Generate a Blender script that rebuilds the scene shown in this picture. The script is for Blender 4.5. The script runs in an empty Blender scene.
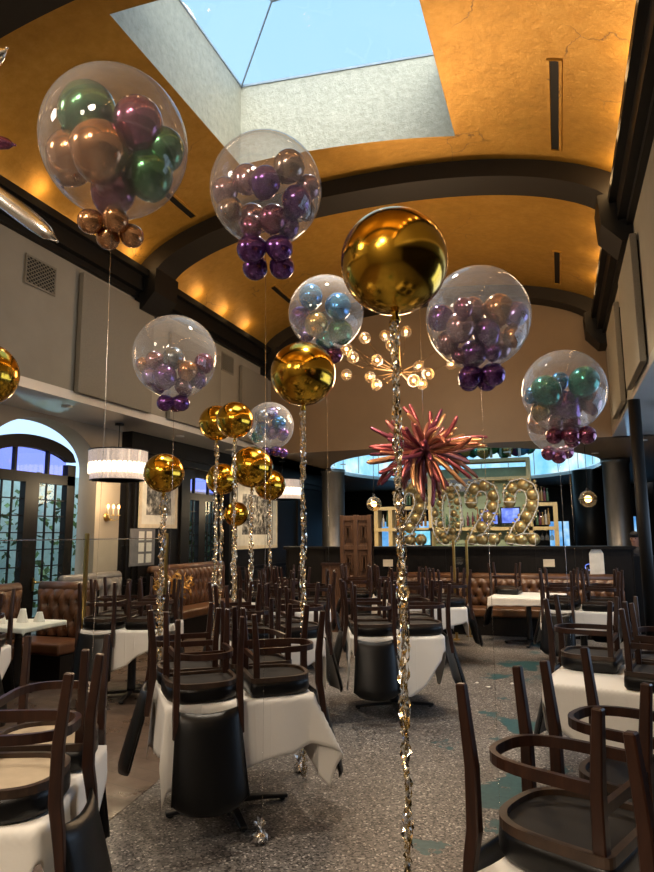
import bpy, math, random
from mathutils import Vector, Matrix, Quaternion
R = random.Random(7)
PI = math.pi
sc = bpy.context.scene
COL = sc.collection
def rad(a): return math.radians(a)

# ------------------------------------------------------------------ camera
EYE = Vector((0, 0, 1.70)); FPX = 654.0
PITCH, YAW, ROLL = rad(8.6), rad(19.3), rad(-0.45)
FWD = Vector((-math.sin(YAW)*math.cos(PITCH), math.cos(YAW)*math.cos(PITCH), math.sin(PITCH)))
_r = Vector((math.cos(YAW), math.sin(YAW), 0)); _u = _r.cross(FWD)
RGT = _r*math.cos(ROLL) + _u*math.sin(ROLL)
UPV = _u*math.cos(ROLL) - _r*math.sin(ROLL)
cd = bpy.data.cameras.new('camera'); co = bpy.data.objects.new('camera', cd); COL.objects.link(co)
cd.lens = 36.0*FPX/872.0; cd.sensor_width = 36; cd.sensor_height = 36; cd.sensor_fit = 'AUTO'
cd.clip_start = 0.02; cd.clip_end = 200
co.matrix_world = Matrix.Translation(EYE) @ Matrix((RGT, UPV, -FWD)).transposed().to_4x4()
sc.camera = co
def ray(x, y): return RGT*((x-327)/FPX) - UPV*((y-436)/FPX) + FWD
def at_z(x, y, z): d = ray(x, y); return EYE + d*((z-EYE.z)/d.z)
def at_x(x, y, X): d = ray(x, y); return EYE + d*((X-EYE.x)/d.x)
def at_y(x, y, Y): d = ray(x, y); return EYE + d*((Y-EYE.y)/d.y)
def at_d(x, y, d): return EYE + ray(x, y)*d

# ------------------------------------------------------------------ materials
MATS = {}
def nt(name):
    m = bpy.data.materials.new(name); m.use_nodes = True
    n = m.node_tree.nodes; l = m.node_tree.links
    b = n['Principled BSDF']; MATS[name] = m
    return m, n, l, b
def coords(n, l, scale=(1, 1, 1), kind='Object', rot=(0, 0, 0)):
    t = n.new('ShaderNodeTexCoord'); mp = n.new('ShaderNodeMapping')
    mp.inputs['Scale'].default_value = scale; mp.inputs['Rotation'].default_value = rot
    l.new(t.outputs[kind], mp.inputs['Vector']); return mp.outputs['Vector']
def noise(n, l, vec, scale, detail=4, rough=.55):
    x = n.new('ShaderNodeTexNoise'); x.inputs['Scale'].default_value = scale
    x.inputs['Detail'].default_value = detail; x.inputs['Roughness'].default_value = rough
    if vec: l.new(vec, x.inputs['Vector'])
    return x.outputs['Fac']
def ramp(n, l, fac, stops, const=False):
    r = n.new('ShaderNodeValToRGB'); e = r.color_ramp.elements
    if const: r.color_ramp.interpolation = 'CONSTANT'
    while len(e) < len(stops): e.new(.5)
    for k, (p, c) in enumerate(stops):
        e[k].position = p; e[k].color = tuple(c)+(1,) if len(c) == 3 else c
    l.new(fac, r.inputs['Fac']); return r.outputs['Color']
def bump(n, l, b, h, strength=.2, dist=.01):
    x = n.new('ShaderNodeBump'); x.inputs['Strength'].default_value = strength; x.inputs['Distance'].default_value = dist
    l.new(h, x.inputs['Height']); l.new(x.outputs['Normal'], b.inputs['Normal'])
def mat(name, col, rough=.5, metal=0., var=.12, nscale=8, bmp=.0, bscale=60, emis=None, estr=0, scale=(1, 1, 1), coat=0., bdist=.004, spec=None):
    m, n, l, b = nt(name)
    b.inputs['Roughness'].default_value = rough; b.inputs['Metallic'].default_value = metal
    if coat: b.inputs['Coat Weight'].default_value = coat; b.inputs['Coat Roughness'].default_value = .08
    if spec is not None: b.inputs['Specular IOR Level'].default_value = spec
    v = coords(n, l, scale)
    f = noise(n, l, v, nscale)
    lo = tuple(max(0, c*(1-var)) for c in col); hi = tuple(min(1, c*(1+var)) for c in col)
    l.new(ramp(n, l, f, [(.3, lo), (.7, hi)]), b.inputs['Base Color'])
    if bmp: bump(n, l, b, noise(n, l, v, bscale, 3), bmp, bdist)
    if emis:
        b.inputs['Emission Color'].default_value = emis+(1,); b.inputs['Emission Strength'].default_value = estr
    return m

def make_gold_vault():
    m, n, l, b = nt('gold_leaf_plaster')
    v = coords(n, l)
    f = noise(n, l, v, 1.1, 6, .6); f2 = noise(n, l, v, 9, 5, .65)
    mx = n.new('ShaderNodeMath'); mx.operation = 'MULTIPLY_ADD'; mx.inputs[1].default_value = .5
    l.new(f2, mx.inputs[0])
    h = n.new('ShaderNodeMath'); h.operation = 'MULTIPLY'; h.inputs[1].default_value = .5; l.new(f, h.inputs[0]); l.new(h.outputs[0], mx.inputs[2])
    c = ramp(n, l, mx.outputs[0], [(.28, (.36, .19, .028)), (.5, (.47, .255, .042)), (.72, (.58, .335, .075))])
    # hairline cracks in the leaf
    vo = n.new('ShaderNodeTexVoronoi'); vo.feature = 'DISTANCE_TO_EDGE'; vo.inputs['Scale'].default_value = 1.3
    dist = n.new('ShaderNodeMix'); dist.data_type = 'VECTOR'; dist.inputs['Factor'].default_value = .25
    nn = n.new('ShaderNodeTexNoise'); nn.inputs['Scale'].default_value = 3; nn.inputs['Detail'].default_value = 5; l.new(v, nn.inputs['Vector'])
    l.new(v, dist.inputs['A']); l.new(nn.outputs['Color'], dist.inputs['B']); l.new(dist.outputs['Result'], vo.inputs['Vector'])
    ck = ramp(n, l, vo.outputs['Distance'], [(0, (1, 1, 1)), (.006, (0, 0, 0))])
    pm = ramp(n, l, noise(n, l, v, .8, 2), [(.55, (0, 0, 0)), (.62, (1, 1, 1))])
    mm = n.new('ShaderNodeMath'); mm.operation = 'MULTIPLY'; l.new(ck, mm.inputs[0]); l.new(pm, mm.inputs[1])
    mix = n.new('ShaderNodeMix'); mix.data_type = 'RGBA'; l.new(mm.outputs[0], mix.inputs['Factor']); l.new(c, mix.inputs['A'])
    mix.inputs['B'].default_value = (.16, .09, .04, 1)
    l.new(mix.outputs['Result'], b.inputs['Base Color'])
    b.inputs['Metallic'].default_value = .55; b.inputs['Roughness'].default_value = .42
    bump(n, l, b, f2, .35, .02)
    return m
def make_silver_leaf():
    m, n, l, b = nt('silver_leaf_plaster')
    v = coords(n, l)
    f2 = noise(n, l, v, 14, 6, .7)
    l.new(ramp(n, l, f2, [(.3, (.37, .345, .26)), (.7, (.53, .50, .39))]), b.inputs['Base Color'])
    b.inputs['Roughness'].default_value = .45; b.inputs['Metallic'].default_value = .25
    bump(n, l, b, f2, .6, .03); return m
def make_terrazzo():
    m, n, l, b = nt('terrazzo')
    v = coords(n, l)
    vo = n.new('ShaderNodeTexVoronoi'); vo.inputs['Scale'].default_value = 90; l.new(v, vo.inputs['Vector'])
    sep = n.new('ShaderNodeSeparateColor'); l.new(vo.outputs['Color'], sep.inputs['Color'])
    chips = ramp(n, l, sep.outputs[0], [(0, (.03, .028, .028)), (.22, (.125, .115, .108)), (.5, (.19, .175, .162)), (.8, (.27, .25, .23)), (.94, (.56, .53, .49))], True)
    big = noise(n, l, v, 1.2, 4)
    sh = ramp(n, l, big, [(.3, (.62, .6, .6)), (.7, (1, 1, 1))])
    mu = n.new('ShaderNodeMix'); mu.data_type = 'RGBA'; mu.blend_type = 'MULTIPLY'; mu.inputs['Factor'].default_value = 1
    l.new(chips, mu.inputs['A']); l.new(sh, mu.inputs['B'])
    # worn remains of teal paint: patches of their own shape along one strip of the floor
    tc = n.new('ShaderNodeTexCoord'); xyz = n.new('ShaderNodeSeparateXYZ'); l.new(tc.outputs['Object'], xyz.inputs[0])
    def math_(op, a, bb):
        q = n.new('ShaderNodeMath'); q.operation = op
        for k, s in enumerate((a, bb)):
            if isinstance(s, (int, float)): q.inputs[k].default_value = s
            else: l.new(s, q.inputs[k])
        return q.outputs[0]
    dx = math_('ABSOLUTE', math_('ADD', xyz.outputs[0], .42), 0)
    nz = noise(n, l, v, 1.45, 7, .62)
    thr = math_('ADD', nz, math_('MULTIPLY', dx, -.22))
    mask = ramp(n, l, thr, [(.505, (0, 0, 0)), (.515, (1, 1, 1))])
    teal = ramp(n, l, noise(n, l, v, 30, 3), [(.3, (.014, .055, .068)), (.7, (.03, .095, .105))])
    mx = n.new('ShaderNodeMix'); mx.data_type = 'RGBA'; l.new(mask, mx.inputs['Factor']); l.new(mu.outputs['Result'], mx.inputs['A']); l.new(teal, mx.inputs['B'])
    l.new(mx.outputs['Result'], b.inputs['Base Color'])
    b.inputs['Roughness'].default_value = .42; b.inputs['Specular IOR Level'].default_value = .35
    return m
def make_brown_floor():
    m, n, l, b = nt('brown_floor_boards')
    v = coords(n, l, rot=(0, 0, rad(12)))
    br = n.new('ShaderNodeTexBrick'); l.new(v, br.inputs['Vector'])
    br.inputs['Scale'].default_value = 1; br.inputs['Brick Width'].default_value = 1.4; br.inputs['Row Height'].default_value = .16
    br.inputs['Mortar Size'].default_value = .003
    br.inputs['Color1'].default_value = (.10, .066, .046, 1); br.inputs['Color2'].default_value = (.075, .05, .036, 1); br.inputs['Mortar'].default_value = (.03, .02, .015, 1)
    l.new(br.outputs['Color'], b.inputs['Base Color'])
    rr = ramp(n, l, noise(n, l, v, 2.2, 5), [(.4, (.25, .25, .25)), (.65, (.55, .55, .55))]); l.new(rr, b.inputs['Roughness'])
    return m
def make_wood(name, a, c, rough=.4, scale=(6, 6, .8), coat=0.):
    m, n, l, b = nt(name)
    v = coords(n, l, scale)
    f = noise(n, l, v, 6, 5, .6)
    l.new(ramp(n, l, f, [(.3, a), (.7, c)]), b.inputs['Base Color']); b.inputs['Roughness'].default_value = rough
    if coat: b.inputs['Coat Weight'].default_value = coat
    bump(n, l, b, f, .15, .003); return m
def make_film(name, tint=(.97, .97, .98), haze=.05, ior=1.5, rough=.015, hazecol=(.9, .9, .92)):
    # thin clear film: lets light straight through, mirrors at glancing angles, with a trace of white haze
    m = bpy.data.materials.new(name); m.use_nodes = True; MATS[name] = m
    n = m.node_tree.nodes; l = m.node_tree.links; n.clear()
    o = n.new('ShaderNodeOutputMaterial'); tr = n.new('ShaderNodeBsdfTransparent'); gl = n.new('ShaderNodeBsdfGlossy'); df = n.new('ShaderNodeBsdfDiffuse')
    tr.inputs['Color'].default_value = tint+(1,); gl.inputs['Roughness'].default_value = rough; df.inputs['Color'].default_value = hazecol+(1,)
    tl = n.new('ShaderNodeBsdfTranslucent'); tl.inputs['Color'].default_value = hazecol+(1,); mxh = n.new('ShaderNodeMixShader'); mxh.inputs['Fac'].default_value = .5
    l.new(df.outputs[0], mxh.inputs[1]); l.new(tl.outputs[0], mxh.inputs[2])
    m1 = n.new('ShaderNodeMixShader'); m2 = n.new('ShaderNodeMixShader')
    lw = n.new('ShaderNodeLayerWeight'); lw.inputs['Blend'].default_value = .25
    mm = n.new('ShaderNodeMath'); mm.operation = 'MULTIPLY_ADD'; mm.inputs[1].default_value = haze*2.2; mm.inputs[2].default_value = haze*.6
    l.new(lw.outputs['Facing'], mm.inputs[0])
    l.new(mm.outputs[0], m1.inputs['Fac']); l.new(tr.outputs[0], m1.inputs[1]); l.new(mxh.outputs[0], m1.inputs[2])
    f0 = ((ior-1)/(ior+1))**2
    pw = n.new('ShaderNodeMath'); pw.operation = 'POWER'; pw.inputs[1].default_value = 4.5; l2 = n.new('ShaderNodeLayerWeight'); l2.inputs['Blend'].default_value = .5; l.new(l2.outputs['Facing'], pw.inputs[0])
    fm = n.new('ShaderNodeMath'); fm.operation = 'MULTIPLY_ADD'; fm.inputs[1].default_value = .55; fm.inputs[2].default_value = f0*1.6; l.new(pw.outputs[0], fm.inputs[0])
    l.new(fm.outputs[0], m2.inputs['Fac']); l.new(m1.outputs[0], m2.inputs[1]); l.new(gl.outputs[0], m2.inputs[2])
    l.new(m2.outputs[0], o.inputs['Surface']); return m
def make_emit(name, col, strength, noisy=None):
    m = bpy.data.materials.new(name); m.use_nodes = True; MATS[name] = m
    n = m.node_tree.nodes; l = m.node_tree.links; n.clear()
    o = n.new('ShaderNodeOutputMaterial'); e = n.new('ShaderNodeEmission'); e.inputs['Strength'].default_value = strength
    e.inputs['Color'].default_value = col+(1,)
    if noisy:
        v = coords(n, l); l.new(ramp(n, l, noise(n, l, v, noisy[0], 4), [(.3, noisy[1]), (.5, col), (.7, noisy[2])]), e.inputs['Color'])
    l.new(e.outputs[0], o.inputs['Surface']); return m

make_gold_vault(); make_silver_leaf(); make_terrazzo(); make_brown_floor()
make_wood('dark_wood', (.015, .0052, .003), (.042, .0145, .007), .36)
make_wood('black_wood', (.005, .0042, .004), (.011, .009, .008), .42)
MATS['black_wood'].node_tree.nodes['Principled BSDF'].inputs['Specular IOR Level'].default_value = .2
make_wood('carved_oak', (.045, .021, .010), (.125, .056, .025), .5)
make_wood('shelf_gold', (.42, .30, .12), (.58, .43, .20), .4)
mat('plaster_taupe', (.255, .228, .18), .75, var=.06, nscale=3, bmp=.1, bscale=40)
mat('plaster_cream', (.34, .285, .22), .8, var=.06, nscale=2, bmp=.08, bscale=30)
mat('plaster_brown', (.20, .135, .078), .5, var=.08, nscale=1.2, bmp=.1, bscale=20)
mat('soffit_paint', (.66, .64, .60), .3, coat=1.0, var=.05, nscale=2)
mat('acoustic_fabric', (.20, .178, .138), .95, var=.1, nscale=60, bmp=.4, bscale=260)
mat('rib_paint', (.012, .009, .006), .55, spec=.3, var=.1)
mat('moulding_black', (.0045, .004, .0035), .5, spec=.25)
mat('black_leather', (.0026, .0027, .0031), .34, spec=.32, var=.25, nscale=20, bmp=.3, bscale=220, bdist=.002)
mat('black_iron', (.012, .012, .014), .4, var=.3, bmp=.15, bscale=120)
mat('seat_webbing', (.010, .0075, .006), .85)
mat('pale_board', (.45, .36, .25), .7)
mat('worn_rim', (.038, .020, .011), .5, var=.5, nscale=14)
def make_cloth():
    m, n, l, b = nt('white_linen')
    v = coords(n, l); f = noise(n, l, v, 5, 5, .6)
    b.inputs['Base Color'].default_value = (.80, .77, .72, 1); b.inputs['Roughness'].default_value = .9
    b.inputs['Sheen Weight'].default_value = .15
    # pressed fold lines: a grid of faint creases
    vc = coords(n, l, rot=(0, 0, .5)); wv = n.new('ShaderNodeTexBrick'); wv.offset = 0; wv.inputs['Scale'].default_value = 1; wv.inputs['Brick Width'].default_value = .36; wv.inputs['Row Height'].default_value = .36; wv.inputs['Mortar Size'].default_value = .006; wv.inputs['Mortar Smooth'].default_value = 1; l.new(vc, wv.inputs['Vector'])
    ad = n.new('ShaderNodeMath'); ad.operation = 'MULTIPLY_ADD'; ad.inputs[1].default_value = .35; l.new(wv.outputs['Fac'], ad.inputs[0]); l.new(f, ad.inputs[2])
    bump(n, l, b, ad.outputs[0], .3, .012)
make_cloth()
mat('brown_leather', (.115, .048, .022), .36, var=.3, nscale=5, bmp=.15, bscale=90)
mat('tan_leather', (.12, .052, .021), .38, var=.3, nscale=5, bmp=.15, bscale=90)
mat('window_lit_leather', (.22, .185, .165), .33, var=.2, nscale=5, bmp=.15, bscale=90)  # booth leather with the pale window light painted into its colour
mat('bronze', (.16, .09, .035), .35, .9)
mat('brass', (.58, .40, .14), .28, 1, var=.1)
mat('orb_gold', (.68, .385, .04), .15, 1, var=.02)
mat('bead_gold', (.50, .38, .17), .30, .6, var=.1)
mat('bar_grey', (.35, .42, .48), .5)
mat('frame_white', (.75, .73, .68), .5)
mat('foil_silver', (.80, .79, .77), .25, 1, var=.1)
def make_tinsel():
    m, n, l, b = nt('tinsel_foil')
    v = coords(n, l); f = noise(n, l, v, 60, 2)
    l.new(ramp(n, l, f, [(.42, (.70, .52, .22)), (.48, (.82, .74, .58)), (.56, (.90, .89, .86))]), b.inputs['Base Color'])
    b.inputs['Metallic'].default_value = 1; b.inputs['Roughness'].default_value = .22
make_tinsel()
CH = dict(purple=(0.17, 0.06, 0.28), mauve=(0.44, 0.25, 0.28), copper=(0.54, 0.27, 0.12), plum=(0.28, 0.08, 0.16), green=(0.08, 0.25, 0.11), lime=(.22, .27, .08),
          blue=(0.06, 0.27, 0.56), teal=(0.045, 0.32, 0.26), taupe=(0.36, 0.26, 0.21), gold=(0.52, 0.37, 0.13), violet=(0.33, 0.24, 0.54), silverblue=(.34, .38, .42))
for k, c in CH.items(): mat('chrome_'+k, c, .2, .72, var=.04, coat=.5)
make_film('bubble_film', haze=.17, ior=1.4)
make_film('pane_glass', tint=(.95, .985, .985), haze=.0, ior=1.2)
make_film('lamp_glass', tint=(1, .80, .52), haze=.05, ior=1.5)
make_film('pane_lilac', tint=(.42, .38, .95), haze=.02, ior=1.45)
make_film('bottle_glass', tint=(.75, .70, .62), haze=.12, ior=1.5)
make_film('sky_glass', tint=(.90, .96, 1), haze=.03, ior=1.45)
make_emit('bulb_warm', (1, .66, .30), 14)
make_emit('down_light', (1, .86, .64), 9)
make_emit('shade_glow', (1, .80, .52), 3.2)
make_emit('screen_blue', (.16, .24, .75), 1.1, (4, (.05, .07, .4), (.5, .6, .95)))
make_emit('screen_cyan', (.18, .58, .75), 1.0, (3, (.06, .4, .6), (.6, .85, .9)))
make_emit('lantern_glass', (.30, .62, .86), 1.15, (1.1, (.12, .45, .78), (.72, .88, .86)))
make_emit('far_window', (.16, .42, .75), 1.0, (1.5, (.05, .2, .5), (.55, .75, .9)))
make_emit('side_fill_glow', (.55, .74, 1.0), 2.2)
make_emit('candle_flame', (1, .50, .14), 10)
mat('crystal', (.62, .54, .50), .3, .1, var=.3, nscale=60, emis=(1, .78, .62), estr=.28)
mat('column_metal', (.24, .22, .20), .36, .85, var=.35, nscale=3, scale=(1, 1, .25))
mat('paper_cream', (.62, .52, .38), .8)
mat('mat_white', (.66, .62, .54), .7)
mat('green_panel', (.26, .32, .19), .6)
mat('sign_grey', (.16, .15, .15), .6)
mat('skin', (.42, .22, .15), .55); mat('cap_black', (.012, .012, .014), .7); mat('shirt_dark', (.02, .02, .026), .8)
mat('gold_leaf_spray', (.62, .36, .10), .35, .7, var=.4, nscale=30)
mat('ivy_green', (.045, .10, .03), .6, var=.5, nscale=3); mat('garden_wall', (.42, .62, .66), .9)
mat('paving', (.3, .3, .3), .9)
def make_photo(name, seed):
    m, n, l, b = nt(name)
    v = coords(n, l, (1, 1, 1)); mp = noise(n, l, v, 5+seed, 8, .75)
    l.new(ramp(n, l, mp, [(.36, (.012, .012, .012)), (.48, (.09, .085, .08)), (.56, (.3, .28, .25)), (.66, (.7, .65, .58))]), b.inputs['Base Color'])
    b.inputs['Roughness'].default_value = .25
make_photo('print_street', 0); make_photo('print_house', 2)
TW = [(.32, .12, .08), (.25, .06, .075), (.16, .04, .075), (.42, .22, .11), (.34, .13, .13)]
for k, c in enumerate(TW): mat('twist_foil_%d' % k, c, .3, .6, var=.1)
BOT = [(.30, .10, .03), (.05, .10, .05), (.45, .42, .38), (.25, .16, .06), (.12, .03, .04)]
for k, c in enumerate(BOT): mat('bottle_%d' % k, c, .15, 0, var=.2, coat=.6)

# ------------------------------------------------------------------ mesh helpers
class MB:
    def __init__(s): s.v = []; s.f = []; s.sm = []
    def add(s, vs, fs, smooth=False):
        o = len(s.v); s.v += [tuple(p) for p in vs]; s.f += [tuple(i+o for i in f) for f in fs]; s.sm += [smooth]*len(fs); return s
    def box(s, c, d, m=None):
        x, y, z = d[0]/2, d[1]/2, d[2]/2
        vs = [Vector((a*x, b*y, e*z)) for a in (-1, 1) for b in (-1, 1) for e in (-1, 1)]
        if m is not None: vs = [m @ p for p in vs]
        vs = [p+Vector(c) for p in vs]
        return s.add(vs, [(0, 1, 3, 2), (4, 6, 7, 5), (0, 4, 5, 1), (2, 3, 7, 6), (0, 2, 6, 4), (1, 5, 7, 3)])
    def box2(s, a, b): return s.box([(a[i]+b[i])/2 for i in range(3)], [abs(b[i]-a[i]) for i in range(3)])
    def sweep(s, pts, prof, closed=False, up=Vector((0, 0, 1)), scale=None, smooth=True):
        # PROF: list of (side, up) points, swept along PTS
        pts = [Vector(p) for p in pts]; n = len(pts); k = len(prof); vs = []
        for i, p in enumerate(pts):
            a = pts[(i-1) % n] if (closed or i > 0) else p; b = pts[(i+1) % n] if (closed or i < n-1) else p
            t = (b-a).normalized(); sd = t.cross(up)
            if sd.length < 1e-4: sd = t.cross(Vector((1, 0, 0)))
            sd.normalize(); u = sd.cross(t); q = 1 if scale is None else scale[i]
            vs += [p+sd*(e[0]*q)+u*(e[1]*q) for e in prof]
        fs = []
        for i in range(n if closed else n-1):
            j = (i+1) % n
            fs += [(i*k+a, i*k+(a+1) % k, j*k+(a+1) % k, j*k+a) for a in range(k)]
        if not closed: fs += [tuple(range(k))[::-1], tuple(range((n-1)*k, n*k))]
        return s.add(vs, fs, smooth)
    def tube(s, pts, r, seg=8, closed=False, scale=None):
        return s.sweep(pts, [(r*math.cos(2*PI*a/seg), r*math.sin(2*PI*a/seg)) for a in range(seg)], closed, scale=scale)
    def bar(s, pts, w, h, closed=False, up=Vector((0, 0, 1)), scale=None):
        return s.sweep(pts, [(-w/2, -h/2), (w/2, -h/2), (w/2, h/2), (-w/2, h/2)], closed, up, scale, False)
    def lathe(s, prof, seg=16, m=None, smooth=True):
        vs = []
        for r, z in prof:
            for a in range(seg):
                p = Vector((r*math.cos(2*PI*a/seg), r*math.sin(2*PI*a/seg), z)); vs.append(m @ p if m is not None else p)
        fs = []
        for i in range(len(prof)-1):
            for a in range(seg):
                b = (a+1) % seg; fs.append((i*seg+a, i*seg+b, (i+1)*seg+b, (i+1)*seg+a))
        fs += [tuple(range(seg))[::-1], tuple(range((len(prof)-1)*seg, len(prof)*seg))]
        return s.add(vs, fs, smooth)
    def ball(s, c, r, seg=16, rings=10, sc_=(1, 1, 1), m=None):
        vs = []; fs = []
        vs.append(Vector((0, 0, -1)))
        for i in range(1, rings):
            t = PI*i/rings
            for a in range(seg): vs.append(Vector((math.sin(t)*math.cos(2*PI*a/seg), math.sin(t)*math.sin(2*PI*a/seg), -math.cos(t))))
        vs.append(Vector((0, 0, 1)))
        for a in range(seg):
            b = (a+1) % seg; fs.append((0, 1+b, 1+a)); fs.append((len(vs)-1, 1+(rings-2)*seg+a, 1+(rings-2)*seg+b))
            for i in range(rings-2): fs.append((1+i*seg+a, 1+i*seg+b, 1+(i+1)*seg+b, 1+(i+1)*seg+a))
        out = []
        for p in vs:
            q = Vector((p.x*sc_[0]*r, p.y*sc_[1]*r, p.z*sc_[2]*r))
            if m is not None: q = m @ q
            out.append(q+Vector(c))
        return s.add(out, fs, True)
    def mesh(s, name, material):
        me = bpy.data.meshes.new(name); me.from_pydata(s.v, [], s.f); me.polygons.foreach_set('use_smooth', s.sm); me.update()
        me.materials.append(MATS[material]); return me
    def build(s, name, material, parent=None, loc=None, label=None):
        o = bpy.data.objects.new(name, s.mesh(name, material)); COL.objects.link(o)
        if parent: o.parent = parent
        if loc is not None: o.location = loc
        if label: o['label'] = label
        return o
def bevel(o, w=.006, seg=2):
    b = o.modifiers.new('b', 'BEVEL'); b.width = w; b.segments = seg; b.limit_method = 'ANGLE'; b.angle_limit = rad(40); return o
def thing(name, label, cat, loc=(0, 0, 0), rz=0, group=None):
    o = bpy.data.objects.new(name, None); COL.objects.link(o); o.location = loc; o.rotation_euler = (0, 0, rz)
    o.empty_display_size = .1
    return tag(o, label, cat, group)
def tag(o, label, cat, group=None):
    o['label'] = label; o['category'] = cat
    if group: o['group'] = group
    return o
def struct(o): o['kind'] = 'structure'; return o
def copy_tree(o, parent=None):
    c = o.copy(); COL.objects.link(c)
    if parent: c.parent = parent
    for ch in list(o.children): copy_tree(ch, c)
    return c

# ------------------------------------------------------------------ the room
XL, XR, ZS, ZSOF, YL = -5.75, 1.0, 5.6, 3.42, 12.75       # upper walls, springing, soffit, lunette
XLW, XRW, Y0, Y1 = -6.75, 3.2, -4.0, 25.5                 # lower walls, ends
XC, HW, RISE = -2.34, 3.42, .90
def vz(x):
    u = min(abs((x-XC)/HW), 1.0); return ZS+RISE*(1-u**2.2)**.6
HX0, HX1 = -3.62, -.91
def hole_y(x, far):                                       # near and far edge of the skylight opening
    t = (x-HX0)/(HX1-HX0); return (7.03+.30*t) if far else (4.4+.3*t)
def vault():
    us = [-1+2*i/64 for i in range(65)]
    us = [math.copysign(1-(1-abs(u))**1.6, u) for u in us]
    xs = sorted(set([XC+HW*u for u in us]+[HX0, HX1]))
    m = MB(); rows = []
    for k in range(13): rows.append(lambda x, k=k: Y0+(hole_y(x, 0)-Y0)*k/12)
    for k in range(1, 9): rows.append(lambda x, k=k: hole_y(x, 0)+(hole_y(x, 1)-hole_y(x, 0))*k/8)
    for k in range(1, 13): rows.append(lambda x, k=k: hole_y(x, 1)+(YL-hole_y(x, 1))*k/12)
    n = len(xs)
    vs = [(x, r(x), vz(x)) for r in rows for x in xs]; fs = []
    for i in range(len(rows)-1):
        for j in range(n-1):
            if 12 <= i < 20 and xs[j] >= HX0-1e-6 and xs[j+1] <= HX1+1e-6: continue
            fs.append((i*n+j, (i+1)*n+j, (i+1)*n+j+1, i*n+j+1))
    m.add(vs, fs, True)
    return m.build('ceiling', 'gold_leaf_plaster')
struct(vault())
# skylight well and its hipped glazing
ZG = 7.55
c4 = [(HX0, hole_y(HX0, 0)), (HX1, hole_y(HX1, 0)), (HX1, hole_y(HX1, 1)), (HX0, hole_y(HX0, 1))]
w = MB()
for a, b in zip(c4, c4[1:]+c4[:1]):
    N = 14; vs = []
    for i in range(N+1):
        x = a[0]+(b[0]-a[0])*i/N; y = a[1]+(b[1]-a[1])*i/N; vs += [(x, y, vz(x)-.002), (x, y, ZG)]
    w.add(vs, [(2*i, 2*i+2, 2*i+3, 2*i+1) for i in range(N)])
struct(w.build('wall_skylight', 'silver_leaf_plaster'))
rA = at_z(272, 0, ZG+.45); apex = [tuple(rA), (HX1, rA.y, ZG+.45)]
g = MB(); P4 = [(x, y, ZG) for x, y in c4]
g.add(P4+apex, [(0, 1, 5, 4), (1, 2, 5), (2, 3, 4, 5), (3, 0, 4)])
sk = struct(g.build('window_1', 'sky_glass'))
b = MB()
for a, e in ((0, 4), (3, 4)): b.bar([P4[a], (P4+apex)[e]], .016, .03)
b.bar(apex, .03, .04)
b.bar(P4, .03, .03, closed=True)
b.build('glazing_bar', 'bar_grey', sk)

# ribs across the vault
def rib(ya, yb, n):
    xs = [XC+HW*math.copysign(1-(1-abs(-1+2*i/60))**1.6, -1+2*i/60) for i in range(61)]
    m = MB(); vs = []
    for i, x in enumerate(xs):
        t = (x-XC)/HW; a = vz(x)+.02
        sl = abs(t)**10; nx = -math.copysign(1, t)*.27*sl**.6; d = .25*(1-.35*sl)
        vs += [(x, ya, a), (x+nx, ya, a-d), (x+nx, yb, a-d), (x, yb, a)]
    m.add(vs, [(4*i+k, 4*i+4+k, 4*i+4+(k+1) % 4, 4*i+(k+1) % 4) for i in range(60) for k in range(4)], False)
    return struct(m.build('beam_%d' % n, 'rib_paint'))
for k, (ya, yb) in enumerate(((7.88, 8.38), (12.35, 12.74), (3.42, 3.96), (-1.05, -.5))): rib(ya, yb, k+1)
for side, nm in ((XL, 'left'), (XR, 'right')):
    s = 1 if side < 0 else -1
    m = MB(); m.box2((side-.02*s, Y0, 5.28), (side+.16*s, YL, 5.50)); m.box2((side-.02*s, Y0, 5.50), (side+.24*s, YL, 5.60)); m.box2((side-.02*s, Y0, 5.2), (side+.07*s, YL, 5.28))
    struct(m.build('trim_%s' % nm, 'moulding_black'))
    for k, yc in enumerate((8.13, 12.5, 3.69)):
        m = MB(); m.add([(side, yc-.3, 5.62), (side, yc+.3, 5.62), (side+.36*s, yc+.3, 5.62), (side+.36*s, yc-.3, 5.62),
                         (side, yc-.3, 5.02), (side, yc+.3, 5.02), (side+.13*s, yc+.3, 5.02), (side+.13*s, yc-.3, 5.02),
                         (side+.34*s, yc-.3, 5.26), (side+.34*s, yc+.3, 5.26)],
                        [(0, 1, 2, 3), (4, 7, 6, 5), (3, 2, 9, 8), (8, 9, 6, 7), (0, 3, 8, 7, 4), (1, 5, 6, 9, 2)])
        struct(m.build('trim_%s_bracket_%d' % (nm, k+1), 'moulding_black'))
    # upper wall and the soffit under it
    m = MB(); m.box2((side, Y0, ZSOF+.12), (side-.25*s, YL, 5.75)); struct(m.build('wall_%s_upper' % nm, 'plaster_taupe'))
    xo = XLW-.4 if s > 0 else XRW
    m = MB(); m.box2((side, Y0, ZSOF), (xo, 18.0 if s > 0 else YL+.2, ZSOF+.12)); struct(m.build('ceiling_soffit_%s' % nm, 'soffit_paint'))
# lunette wall above the bar
m = MB(); N = 60; vs = []
for i in range(N+1):
    x = XC-HW+2*HW*i/N; vs += [(x, YL, vz(x)+.05), (x, YL, ZSOF)]
m.add(vs, [(2*i, 2*i+1, 2*i+3, 2*i+2) for i in range(N)])
struct(m.build('wall_lunette', 'plaster_brown'))

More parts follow.
